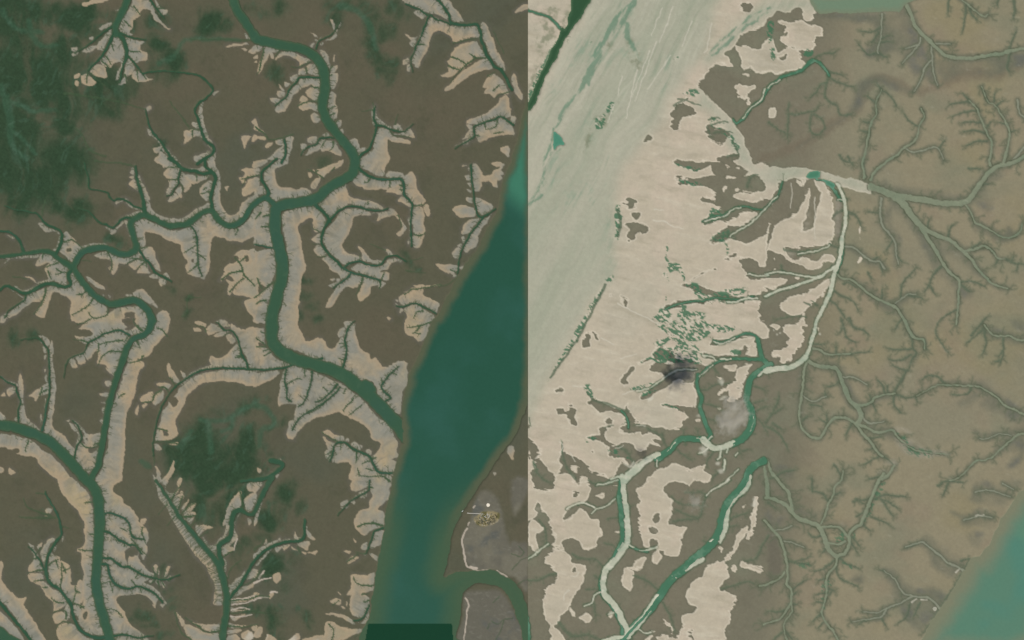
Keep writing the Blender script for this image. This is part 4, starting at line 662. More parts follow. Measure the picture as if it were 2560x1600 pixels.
Q 165,58 185,58 205,60 220,72 235,82 246,92 246,100 228,93 210,85 200,80 204,72 192,64; 180,78 195,68 200,72 188,82; 193,104 210,107 225,103 246,100 246,106 225,112 205,114; 205,8 225,12 246,16 246,25 225,22 212,16; 215,120 230,110 243,112 243,130 230,140 226,136 236,124 220,126; 230,0 243,2 243,12 236,10
Q 28,45 38,48 36,70 33,100 30,100 28,70; 60,44 72,48 80,66 92,80 108,70 122,70 124,74 104,76 96,84 88,88 74,76; 84,92 96,100 118,104 130,116 148,124 140,128 120,114 100,108; 48,42 62,40 72,46 60,46; 132,30 142,24 140,40 128,42
D 6 3 -2,100 8,106 14,112 18,120; -2,97 4,88 8,80 10,72; 6,88 12,84; 4,98 12,103
L 6 9 0,132 3,143 9,151 14,157 19,163 21,171 23,180
D 5 3 2,150 14,144 24,142; 62,136 68,145 70,150; 104,148 96,150; 110,148 104,156
L 9 5 108,151 114,145 120,138
Q 4,138 14,138 24,142 22,150 10,148
n 104,138 120,132 122,140 112,152 104,152
t 3 3
L 7 13 -3,-12 -1,2 0,16
L 9 13 -2,17 8,19 17,24 23,31 30,37 40,40 48,44 52,52 55,60 58,67 65,72
L 9 8 65,72 72,69 77,60 77,52 81,46 87,42
L 9 8 87,42 91,34 95,23 100,12 105,0 109,-6
N2 98,14 106,2 112,0 106,14 100,26 94,36 88,44 88,40 94,30; 66,52 72,48 74,56 66,60 60,58; 78,50 84,52 82,58; 40,78 30,77 28,81 40,82; 50,96 60,94 60,104 52,108; 50,112 56,112 54,122 50,122; 68,76 84,80 80,86 70,80
L 6 5 50,45 60,44 67,45 72,50 76,54
L 5 6 57,60 65,61 73,58
L 7 4 65,72 64,80 57,88 55,97 55,110 53,118 51,125 55,135 62,143 67,152
D 5 2 64,82 67,90 72,95 85,100; 67,73 72,78 85,84; 62,76 52,84 44,86; 56,92 48,95; 55,106 46,108; 53,116 46,115; 51,126 42,134; 56,102 62,105; 58,108 60,104; 80,20 92,18 98,16; 82,18 90,22; 100,18 112,14 130,16; 106,18 116,22 122,26; 108,20 118,34; 96,34 106,38 114,42; 90,42 96,48; 78,58 84,68; 80,54 86,62; 84,34 90,30; 52,135 48,140
L 5 4 50,42 54,34 56,26 58,21 62,14 63,6 70,0 71,-8
D 5 3 57,20 52,13 42,10; 42,10 41,-2; 62,14 68,12; 50,52 42,54 38,50; 56,64 52,68
Q 25,30 35,34 48,40 54,33 48,36 50,30 44,32 34,30 30,26; 55,40 66,38 76,44 70,46; 0,30 6,38 14,36 8,46 0,40; 60,38 54,36 58,24 68,10 72,12 62,28
L 6 7 -4,38 0,42 5,48 11,55 14,62 16,70 18,80 19,90 17,98
L 7 4 17,98 22,105 22,115 23,125
L 4 3 23,125 16,134 15,142 18,152
L 5 5 22,117 17,124 10,132 -4,136; 16,87 10,94 0,99 -8,100
l 3 2 5,48 15,46 23,43; 14,58 25,60 34,64
D 5 2 19,77 30,79 40,80; 18,78 30,76 40,72; 22,104 30,98 36,95; 17,123 10,124 0,124; 15,142 6,150; 16,142 22,150; 0,22 8,26; 20,110 26,106; 20,118 27,118
Y 0,50 10,60 14,80 8,94 0,98
l 3 5 130,63 140,60 147,59 153,64 162,71 170,78 180,82 186,87
l 2 5 110,86 120,93 124,102 130,108 140,110 150,111 158,117 163,122
l 4 2 136,110 126,116 114,121 104,125 90,124; 112,122 107,129 95,131 80,134
l 3 2 196,11 210,10 220,13 229,16; 185,38 200,34 212,36; 222,4 232,9
D 4 2 140,60 130,64; 110,86 106,85; 94,132 86,136; 107,131 111,137; 134,118 130,130 124,134; 143,116 138,128
K8 246,5 240,9 234,16 228,26 222,34 218,42 213,52 210,60 204,66 200,72 192,75 184,88 180,95 172,108 164,120 156,132 150,142 145,153 143,160 260,160 260,5
Q 195,5 205,1 215,6 225,8 231,12 227,17 222,24 205,23 190,20 193,12; 173,31 182,32 192,31 195,28 208,29 214,35 210,42 195,44 183,42 184,37; 190,52 203,50 198,62 192,60; 145,54 155,55 170,67 182,76 187,80 180,88 175,92 165,87 155,80 152,70 146,62; 107,86 115,85 122,88 128,96 140,103 155,102 170,110 165,120 158,132 150,138 142,143 130,130 118,110 115,100; 222,2 240,0 236,8 226,6; 100,124 112,120 110,132 100,132; 88,90 78,94 90,98
T 4 196,34 204,33; 144,113 150,113; 136,116 140,112; 177,88 181,84
D 5 3 182,76 190,75; 160,5 170,1 183,2; 170,4 165,14
D 2 2 190,75 184,86 172,106 160,124 148,144
t 2 1
D 7 5 88,118 83,128 76,142 70,154 62,168 52,184 43,196 36,206
D 8 6 100,47 102,56 101,66 100,72
t 2 0
W 6 5 238,14 226,22 214,32 202,42 190,52
t 2 2
N 136,2 160,0 184,10 176,20 158,22 146,14; 128,36 146,28 160,32 172,30 178,40 160,40 140,42
'''
TU = 640.0 / 241.9                 # one survey unit in map cells
SEAM = 1320.0

def parse(text):
    recs, ox, oy = [], 0.0, 0.0
    for ln in text.strip().splitlines():
        p = ln.split(None, 1)
        if not p:
            continue
        if p[0] == 't':
            a, b = p[1].split()
            ox, oy = 640.0 * int(a), 400.0 * int(b)
            continue
        code, rest = p
        nums = []
        toks = rest.split()
        while toks and ',' not in toks[0]:
            nums.append(float(toks.pop(0)))
        for poly in ' '.join(toks).split(';'):
            pts = np.array([[float(v) for v in q.split(',')] for q in poly.split()])
            recs.append((code, nums, pts * TU + np.array([ox, oy])))
    return recs

def spline(p, closed, n):
    m = len(p)
    if m < 3 and closed or m < 2:
        return p
    if closed:
        q = np.vstack([p[-1], p, p[0], p[1]])
        segs = m
    else:
        q = np.vstack([2 * p[0] - p[1], p, 2 * p[-1] - p[-2]])
        segs = m - 1
    out = []
    t = np.arange(n)[:, None] / n
    for i in range(segs):
        a, b, c, d = q[i], q[i + 1], q[i + 2], q[i + 3]
        out.append(0.5 * (2 * b + (c - a) * t + (2 * a - 5 * b + 4 * c - d) * t * t + (3 * b - a - 3 * c + d) * t ** 3))
    if not closed:
        out.append(p[-1:])
    return np.vstack(out)

_lat = {}
def vnoise(x, y, s, seed):
    if seed not in _lat:
        _lat[seed] = np.random.default_rng(seed).random((256, 256)).astype(np.float32)
    L = _lat[seed]
    x = x / s + 1000.37 + seed * 3.7
    y = y / s + 1000.91 + seed * 1.3
    xi = np.floor(x).astype(np.int64); yi = np.floor(y).astype(np.int64)
    fx = (x - xi).astype(np.float32); fy = (y - yi).astype(np.float32)
    fx = fx * fx * (3 - 2 * fx); fy = fy * fy * (3 - 2 * fy)
    x0 = xi & 255; x1 = (xi + 1) & 255; y0 = yi & 255; y1 = (yi + 1) & 255
    return (L[y0, x0] * (1 - fx) + L[y0, x1] * fx) * (1 - fy) + (L[y1, x0] * (1 - fx) + L[y1, x1] * fx) * fy

def fbm(x, y, s, octv, seed, gain=0.5):
    r, a, t = 0.0, 1.0, 0.0
    for k in range(octv):
        x, y = x * 0.845 - y * 0.535, x * 0.535 + y * 0.845
        r = r + a * (vnoise(x, y, s, seed + k) - 0.5)
        t += a
        a *= gain
        s *= 0.5
    return r / t * 2.0             # about -1 .. 1

def sm(a, b, x):
    t = np.clip((x - a) / (b - a), 0, 1)
    return t * t * (3 - 2 * t)

def lin(r, g, b):
    c = np.array([r, g, b], dtype=np.float32) / 255.0
    return np.where(c <= 0.04045, c / 12.92, ((c + 0.055) / 1.055) ** 2.4).astype(np.float32)

def mix(c, col, w):
    w = np.clip(w, 0, 1)[..., None]
    return c * (1 - w) + np.asarray(col) * w

STEP = 2.0

class Side:
    """one half of the survey: its grid and the distance fields drawn into it"""
    def __init__(s, x0, x1, y0, y1, warp, seed):
        s.x0, s.y0 = x0, y0
        s.nx = int((x1 - x0) / STEP) + 1
        s.ny = int((y1 - y0) / STEP) + 1
        s.X, s.Y = np.meshgrid(x0 + STEP * np.arange(s.nx), y0 + STEP * np.arange(s.ny))
        s.X = s.X.astype(np.float32); s.Y = s.Y.astype(np.float32)
        s.WX = s.X + warp * (fbm(s.X, s.Y, 26, 4, seed, 0.65)).astype(np.float32)
        s.WY = s.Y + warp * (fbm(s.X, s.Y, 26, 4, seed + 20, 0.65)).astype(np.float32)
        s.CX = s.X + (1.7 * fbm(s.X, s.Y, 8, 2, seed + 40) + 2.2 * fbm(s.X, s.Y, 22, 2, seed + 45)).astype(np.float32)
        s.CY = s.Y + (1.7 * fbm(s.X, s.Y, 8, 2, seed + 50) + 2.2 * fbm(s.X, s.Y, 22, 2, seed + 55)).astype(np.float32)
        s.GX = s.X + (34 * fbm(s.X, s.Y, 100, 4, seed + 60, 0.6)).astype(np.float32)
        s.GY = s.Y + (44 * fbm(s.X, s.Y, 100, 4, seed + 70, 0.6)).astype(np.float32)
        s.rng = random.Random(seed)
        s.nrng = np.random.default_rng(seed)

    def full(s, v):
        return np.full((s.ny, s.nx), v, dtype=np.float32)

    def win(s, xa, xb, ya, yb):
        i0 = max(0, int((xa - s.x0) / STEP)); i1 = min(s.nx, int((xb - s.x0) / STEP) + 2)
        j0 = max(0, int((ya - s.y0) / STEP)); j1 = min(s.ny, int((yb - s.y0) / STEP) + 2)
        if i1 <= i0 or j1 <= j0:
            return None
        return (slice(j0, j1), slice(i0, i1))

    def line(s, F, pts, w0, w1, pad=6.0, ident=None, idf=None, warp='c', sub=3, near_xy=None):
        p = spline(pts, False, sub) if sub > 1 else pts
        n = len(p)
        GX, GY = (s.CX, s.CY) if warp == 'c' else (s.WX, s.WY)
        for i in range(n - 1):
            a, b = p[i], p[i + 1]
            wa = (w0 + (w1 - w0) * i / (n - 1)) / 2
            wb = (w0 + (w1 - w0) * (i + 1) / (n - 1)) / 2
            m = max(wa, wb) + pad + 3
            k = s.win(min(a[0], b[0]) - m, max(a[0], b[0]) + m, min(a[1], b[1]) - m, max(a[1], b[1]) + m)
            if k is None:
                continue
            gx, gy = GX[k], GY[k]
            dx, dy = b[0] - a[0], b[1] - a[1]
            L = dx * dx + dy * dy + 1e-9
            t = np.clip(((gx - a[0]) * dx + (gy - a[1]) * dy) / L, 0, 1)
            d = np.hypot(gx - a[0] - t * dx, gy - a[1] - t * dy) - (wa + (wb - wa) * t)
            if ident is not None:
                near = d < F[k]
                idf[k][near & (d < 3.0)] = ident
            if near_xy is not None:
                near = d < F[k]
                near_xy[0][k] = np.where(near, a[0] + t * dx, near_xy[0][k])
                near_xy[1][k] = np.where(near, a[1] + t * dy, near_xy[1][k])
            np.minimum(F[k], d, out=F[k])

    def poly(s, pts, pad=12.0, sub=3, warp=True):
        """signed distance to an outline, negative inside: (window, array)"""
        p = spline(pts, True, sub) if sub > 1 else pts
        m = pad + 8
        k = s.win(p[:, 0].min() - m, p[:, 0].max() + m, p[:, 1].min() - m, p[:, 1].max() + m)
        if k is None:
            return None, None
        GX, GY = (s.WX, s.WY) if warp else (s.X, s.Y)
        gx, gy = GX[k], GY[k]
        ins = np.zeros(gx.shape, dtype=bool)
        D = np.full(gx.shape, pad, dtype=np.float32)
        j0, i0 = k[0].start, k[1].start
        h, w = gx.shape
        q = np.roll(p, -1, axis=0)
        for a, b in zip(p, q):
            # rows this edge can cross
            ya, yb = min(a[1], b[1]), max(a[1], b[1])
            r0 = max(0, int((ya - 9 - s.y0) / STEP) - j0); r1 = min(h, int((yb + 9 - s.y0) / STEP) + 2 - j0)
            if r1 > r0 and abs(b[1] - a[1]) > 1e-9:
                c1 = min(w, int((max(a[0], b[0]) + 9 - s.x0) / STEP) + 2 - i0)
                if c1 > 0:
                    yy, xx = gy[r0:r1, :c1], gx[r0:r1, :c1]
                    cr = ((a[1] > yy) != (b[1] > yy)) & (xx < (b[0] - a[0]) * (yy - a[1]) / (b[1] - a[1]) + a[0])
                    ins[r0:r1, :c1] ^= cr
            m2 = pad + 6
            rr0 = max(0, int((ya - m2 - s.y0) / STEP) - j0); rr1 = min(h, int((yb + m2 - s.y0) / STEP) + 2 - j0)
            cc0 = max(0, int((min(a[0], b[0]) - m2 - s.x0) / STEP) - i0); cc1 = min(w, int((max(a[0], b[0]) + m2 - s.x0) / STEP) + 2 - i0)
            if rr1 > rr0 and cc1 > cc0:
                sx, sy = gx[rr0:rr1, cc0:cc1], gy[rr0:rr1, cc0:cc1]
                dx, dy = b[0] - a[0], b[1] - a[1]
                L = dx * dx + dy * dy + 1e-9
                t = np.clip(((sx - a[0]) * dx + (sy - a[1]) * dy) / L, 0, 1)
                d = np.hypot(sx - a[0] - t * dx, sy - a[1] - t * dy)
                np.minimum(D[rr0:rr1, cc0:cc1], d, out=D[rr0:rr1, cc0:cc1])
        return k, np.where(ins, -D, D).astype(np.float32)

    def spots(s, F, pts, r):
        for q in pts:
            m = 2.8 * r + 30
            k = s.win(q[0] - m, q[0] + m, q[1] - m, q[1] + m)
            if k is None:
                continue
            d2 = (s.GX[k] - q[0]) ** 2 + (s.GY[k] - q[1]) ** 2
            np.maximum(F[k], np.exp(-d2 / (r * r)), out=F[k])

def comb(side, F, pts, w0, w1, gap, lo, hi, wd=2.2, lean=0.35, both=True, skip=0.25):
    """short drains along both banks of a creek"""
    p = spline(pts, False, 4)
    seg = np.hypot(*(p[1:] - p[:-1]).T)
    s = np.concatenate([[0], np.cumsum(seg)])
    R = side.rng
    t = R.random() * gap
    while t < s[-1]:
        i = min(np.searchsorted(s, t) - 1, len(seg) - 1); i = max(i, 0)
        f = (t - s[i]) / max(seg[i], 1e-6)
        c = p[i] + (p[i + 1] - p[i]) * f
        d = (p[i + 1] - p[i]) / max(seg[i], 1e-6)
        w = (w0 + (w1 - w0) * t / s[-1]) / 2
        for sg in (1, -1):
            if not both and sg < 0:
                continue
            if R.random() < skip:
                continue
            nrm = np.array([-d[1], d[0]]) * sg + d * R.uniform(-lean, lean)
            ln = lo + (hi - lo) * R.random() ** 2.2
            a = c + nrm * (w - 1)
            m_ = c + nrm * (w + ln * 0.55) + d * R.uniform(-1.2, 1.2)
            b = c + nrm * (w + ln) + d * R.uniform(-2.5, 2.5)
            side.line(F, np.array([a, m_, b]), wd, wd * 0.45, pad=4, sub=1)
            if ln > 12 and R.random() < 0.6:
                b2 = m_ + nrm * ln * 0.35 + d * R.choice((-1, 1)) * ln * 0.4
                side.line(F, np.array([m_, b2]), wd * 0.8, wd * 0.4, pad=4, sub=1)
        t += gap * R.uniform(0.6, 1.5)

def spurs(side, F, pts, w, gap, lo, hi, wd):
    """uneven feathery side drains that fork away from a channel and run out into hairs"""
    p = spline(pts, False, 4)
    seg = np.hypot(*(p[1:] - p[:-1]).T)
    s = np.concatenate([[0], np.cumsum(seg)])
    R = side.rng

    def branch(c, ang, ln, wd, depth):
        q, n = [c], 4
        for j in range(n):
            ang += R.uniform(-0.45, 0.45)
            q.append(q[-1] + ln / n * np.array([math.cos(ang), math.sin(ang)]))
            if depth and ln > 7 and R.random() < 0.5:
                branch(q[-1], ang + R.choice((-1, 1)) * R.uniform(0.5, 1.0), ln * R.uniform(0.25, 0.55), wd * 0.65, depth - 1)
        side.line(F, np.array(q), wd, wd * 0.12, pad=6, sub=1)
    t = R.random() * gap
    dense = 1.0
    while t < s[-1]:
        i = max(min(np.searchsorted(s, t) - 1, len(seg) - 1), 0)
        c = p[i] + (p[i + 1] - p[i]) * ((t - s[i]) / max(seg[i], 1e-6))
        d = (p[i + 1] - p[i]) / max(seg[i], 1e-6)
        ang = math.atan2(d[1], d[0]) + R.choice((1, -1)) * R.uniform(0.7, 1.6)
        branch(c, ang, lo + (hi - lo) * R.random() ** 2.0, wd, 2)
        if R.random() < 0.15:
            dense = R.choice((0.5, 1.0, 1.0, 2.2))
        t += gap * R.uniform(0.4, 1.6) * dense
    d = (p[-1] - p[-2]) / max(np.hypot(*(p[-1] - p[-2])), 1e-6)
    for k in range(3):                          # the head splits into hairs
        branch(p[-1], math.atan2(d[1], d[0]) + R.uniform(-0.8, 0.8), hi * R.uniform(0.5, 1.0), wd * 0.8, 1)

# ------------------------------------------------------------------ draw one half
def draw(side, recs, right):
    f = {}
    f['pale'] = side.full(12.0)
    f['NX'], f['NY'] = side.X.copy(), side.Y.copy()
    for nm, v in (('C', 75.0), ('K', 70.0), ('D', 8.0), ('F', 8.0), ('L', 14.0), ('l', 14.0), ('M', 10.0), ('T', 8.0), ('W', 14.0), ('I', 12.0), ('J', 14.0), ('w', 30.0), ('S', 8.0)):
        f[nm] = side.full(v)
    for nm in ('Q', 'Y', 'U', 'E', 'N', 'n', 'm', 'G', 'V'):
        f[nm] = side.full(0.0)
    f['lab'] = np.zeros((side.ny, side.nx), dtype=np.int32)
    f['wid'] = np.full((side.ny, side.nx), -1, dtype=np.int32)
    f['ktype'] = np.full((side.ny, side.nx), -1, dtype=np.int32)
    banks, waters = [], []
    for code, nums, pts in recs:
        if code in ('P', 'S'):
            k, d = side.poly(pts)
            if k is None:
                continue
            f['pale'][k] = np.minimum(f['pale'][k], d)
            size = abs(np.dot(pts[:, 0], np.roll(pts[:, 1], 1)) - np.dot(pts[:, 1], np.roll(pts[:, 0], 1))) / 2
            if size > 260:
                banks.append((pts.mean(axis=0), size))
                f['lab'][k][d < 0] = len(banks)
        elif code == 'B':
            k, d = side.poly(pts)
            if k is None:
                continue
            f['pale'][k] = np.maximum(f['pale'][k], -d)
            f['lab'][k][d < 0] = 0
        elif code in 'QYUENm' or code in ('n', 'N2'):
            wdt = {'Q': 11.0, 'Y': 7.0, 'U': 3.0, 'E': 24.0, 'N': 3.0, 'n': 8.0, 'N2': 6.0, 'm': 8.0}[code]
            k, d = side.poly(pts, pad=wdt + 1)
            if k is None:
                continue
            w = sm(wdt, -wdt, d)
            key = 'N' if code == 'N2' else code
            f[key][k] = np.maximum(f[key][k], w * (0.8 if code == 'N2' else 1.0))
        elif code == 'C':
            nums = [n_ * (0.74 if n_ < 8 else 0.8 if n_ < 11 else 0.95) if not right else n_ for n_ in nums]
            waters.append((pts, max(nums), 'creek'))
            side.line(f['C'], pts, nums[0], nums[1], pad=9 if right else 70, ident=len(waters) - 1, idf=f['wid'], near_xy=None if right else (f['NX'], f['NY']))
            w = max(nums)
            if right:
                spurs(side, f['F'], pts, w, 24, 5, 18, 2.0)
                comb(side, f['S'], pts, nums[0], nums[1], 9, 1.5, 6, 1.6)
            else:
                comb(side, f['F'], pts, nums[0], nums[1], 5.5, 3.0, 9 if w < 12 else 13, 2.8, 0.5, True, 0.12)
                comb(side, f['F'], pts, nums[0], nums[1], 40, 8, 22, 2.2)
        elif code[0] == 'K':
            waters.append((pts, 300.0, 'river'))
            k, d = side.poly(pts, pad=70, warp=code != 'K4', sub=1 if code == 'K4' else 3)
            if k is None:
                continue
            f['K'][k] = np.minimum(f['K'][k], d)
            f['wid'][k][d < 3] = len(waters) - 1
            f['ktype'][k][d < 3] = int(code[1])
        elif code == 'D':
            side.line(f['D'], pts, nums[0], nums[1], pad=5)
            if not right:
                comb(side, f['F'], pts, nums[0], nums[1], 5, 1.5, 6, 1.8)
            else:
                spurs(side, f['S'], pts, nums[0], 6, 3, 13, 2.0)
        elif code == 'L':
            side.line(f['L'], pts, nums[0] * 0.86, nums[1] * 0.86, pad=12)
            spurs(side, f['S'], pts, max(nums), 7, 4, 26, 2.6)
        elif code == 'l':
            side.line(f['l'], pts, nums[0], nums[1], pad=12)
            spurs(side, f['S'], pts, max(nums), 8, 3, 16, 2.2)
        elif code == 'M':
            side.line(f['M'], pts, nums[0], nums[1], pad=8)
            if max(nums) > 7:
                spurs(side, f['S'], pts, max(nums), 26, 8, 18, 2.2)
        elif code == 'T':
            side.line(f['T'], pts, nums[0], max(1.6, nums[0] * 0.6), pad=5)
        elif code == 'W':
            side.line(f['W'], pts, nums[0], nums[1], pad=12, warp='w')
        elif code == 'J':
            side.line(f['J'], pts, nums[0], nums[1], pad=13, warp='w')
        elif code == 'I':
            side.line(f['I'], pts, nums[0], nums[1], pad=11, warp='w')
        elif code == 'w':
            side.line(f['w'], pts, nums[0] * 2, nums[0] * 1.2, pad=28, warp='w')
        elif code in ('G', 'g'):
            tmp = side.full(0.0)
            side.spots(tmp, pts, nums[0] * TU * 1.15)
            f['G'] = np.maximum(f['G'], tmp * (1.0 if code == 'G' else 0.5))
        elif code == 'V':
            side.spots(f['V'], pts, nums[0] * TU * 0.8)
        elif code == 'X':
            p = spline(pts, False, 4)
            comb(side, f['F'], pts, 18, 18, 5.5, nums[0] * TU * 0.6, nums[0] * TU * 1.15, 2.3, 0.1, True, 0.0)
    f['banks'], f['waters'] = banks, waters
    return f

# ------------------------------------------------------------------ what the ground is made of
def paint_left(s, f):
    X, Y = s.X, s.Y
    n1 = fbm(X, Y, 180, 4, 101); n2 = fbm(X, Y, 60, 4, 111); n3 = fbm(X, Y, 14, 3, 121); n4 = fbm(X, Y, 5, 2, 131)
    c = np.zeros(X.shape + (3,), dtype=np.float32) + lin(89, 87, 69)
    c = mix(c, lin(95, 88, 71), sm(0.0, 0.6, n1) * 0.6)
    c = mix(c, lin(84, 86, 70), sm(0.05, 0.6, -n1) * 0.9)
    c = mix(c, lin(80, 79, 64), sm(0.1, 0.6, n2) * 0.45)
    c = mix(c, lin(78, 80, 60), sm(0.15, 0.6, fbm(X, Y, 9, 3, 116, 0.7) + 0.5 * n2) * 0.3)
    # grey wet skirt of mud round the pale banks
    c = mix(c, lin(98, 94, 84), sm(11, 1, f['pale']) * sm(-0.3, 0.5, n2) * 0.55)
    # soft dark green smears blended over the mud
    wx = X + 46 * fbm(X, Y, 110, 3, 141); wy = Y + 46 * fbm(X, Y, 110, 3, 151)
    st = fbm(wx, wy * 0.4, 30, 4, 161, 0.6)
    st2 = fbm(wx + 0.5 * wy, wy * 0.5, 12, 3, 166, 0.6)
    G = np.clip(f['G'] * 1.18 + 0.36 * (0.5 * n1 + st) * sm(0.02, 0.4, f['G']) - 0.04, 0, 1)
    c = mix(c, lin(68, 80, 60), sm(0.02, 0.75, G) * 0.8)
    c = mix(c, lin(45, 67, 46), sm(0.15, 1.1, G + 0.25 * st) * 0.9)
    c = mix(c, lin(66, 92, 72), sm(0.05, 0.45, G) * sm(0.15, 0.55, st2) * 0.4)
    c = mix(c, lin(82, 80, 62), sm(0.05, 0.45, G) * sm(0.15, 0.6, -st) * 0.3)
    inl = sm(7, -3, f['I'] + 3 * st2)
    c = mix(c, mix(np.zeros_like(c) + lin(58, 88, 66), lin(70, 98, 78), sm(0.0, 0.5, st2)), inl * 0.62)
    # village land
    y = f['Y']
    yc = np.zeros_like(c) + lin(100, 97, 85)
    yc = mix(yc, lin(112, 108, 93), sm(0.05, 0.55, n2))
    yc = mix(yc, lin(92, 93, 86), sm(0.1, 0.6, fbm(X, Y, 40, 4, 181)))
    yc = mix(yc, lin(124, 121, 108), sm(0.25, 0.6, fbm(X, Y * 2.2, 12, 3, 191)) * 0.35)
    c = c * (1 - y[..., None]) + yc * y[..., None]
    uc = mix(np.zeros_like(c) + lin(146, 134, 100), lin(96, 92, 58), sm(-0.1, 0.3, n3))
    uc = mix(uc, lin(186, 172, 146), sm(0.25, 0.5, fbm(X, Y, 7, 2, 195)))
    u = f['U'] * sm(-0.6, 0.0, n3)
    c = c * (1 - u[..., None]) + uc * u[..., None]
    # pale banks
    pc = np.zeros_like(c) + lin(154, 143, 121)
    pc = mix(pc, lin(166, 147, 119), sm(0.0, 0.55, n2) * 0.8)
    pc = mix(pc, lin(142, 139, 125), sm(-0.05, 0.45, fbm(X, Y, 75, 4, 201)) * 0.9)
    pc = mix(pc, lin(170, 154, 116), sm(0.15, 0.6, fbm(X, Y, 90, 3, 211)) * sm(250, 900, Y) * 0.5)
    dw = np.minimum(f['C'], f['K'])
    reach = sm(62, 4, f['C'])
    run = fbm(f['NX'] + 0.12 * X, f['NY'] + 0.12 * Y, 8, 4, 216, 0.7)
    run2 = fbm(f['NX'] + 0.1 * X, f['NY'] + 0.1 * Y, 34, 3, 218, 0.6)
    pc = mix(pc, lin(137, 136, 125), sm(34, 4, dw + 26 * run2 + 30 * n2) * 0.78)
    pc = mix(pc, lin(122, 122, 110), sm(14, 1, dw + 6 * run) * 0.45)
    pc = mix(pc, lin(116, 116, 103), sm(0.0, 0.6, run + 0.5 * run2) * reach * 0.68)
    pc = mix(pc, lin(168, 158, 136), sm(0.1, 0.6, -run) * reach * 0.35)
    stre = fbm(X * 1.0 + Y * 0.35, Y * 1.0 - X * 0.35, 9, 3, 221)
    pc = mix(pc, lin(128, 125, 112), sm(0.2, 0.7, stre + 0.4 * n2) * 0.35)
    pc = mix(pc, lin(166, 152, 128), sm(0.2, 0.7, n3) * 0.35)
    pc = mix(pc, lin(120, 118, 102), sm(0.1, 0.6, fbm(X, Y, 42, 5, 226, 0.65)) * 0.4)
    outer = sm(-13, -1, f['pale'] + 4 * n3) * sm(9, 26, dw)
    pc = mix(pc, lin(166, 145, 116), outer * 0.6)
    lf = f['pale'] + 1.2 * n4 + 1.3 * n3
    pw = sm(1.2, -1.0, lf)
    rim = np.exp(-((f['pale'] + 2.2) / 1.6) ** 2)
    pc = mix(pc, lin(172, 160, 136), rim * 0.22)
    c = c * (1 - pw[..., None]) + pc * pw[..., None]
    t = sm(1.2, -0.6, f['T'])
    c = mix(c, lin(178, 166, 150), t)
    c = mix(c, lin(186, 180, 164), sm(0.2, 0.9, f['V'] + 0.4 * n3) * pw * 0.7)
    # drains and the dark wet fringe along every creek
    fr = sm(0.7, -0.6, f['F']) * pw
    c = mix(c, lin(80, 88, 64), fr * 0.85)
    dr = sm(1.0, -0.7, f['D'])
    c = mix(c, lin(64, 84, 58), dr * (0.55 + 0.4 * pw))
    jit = fbm(X, Y, 8, 2, 231)
    e = sm(2.6 + 1.4 * jit, 0.0, f['C'])
    c = mix(c, lin(56, 76, 54), e * 0.85)
    e = sm(3.4 + 2 * jit, 0.0, f['K'])
    c = mix(c, lin(78, 82, 62), e * 0.8)
    gr = fbm(X, Y, 4.2, 2, 236, 0.8)
    c *= (1 + 0.05 * n4 + 0.035 * n3 + (1 - pw) * (0.05 + 0.17 * G) * gr)[..., None]
    z = 0.75 + 0.10 * n2 + 0.05 * n3 + (0.35 * (1 - pw)) - 0.22 * fr - 0.28 * dr
    return c, z, pw

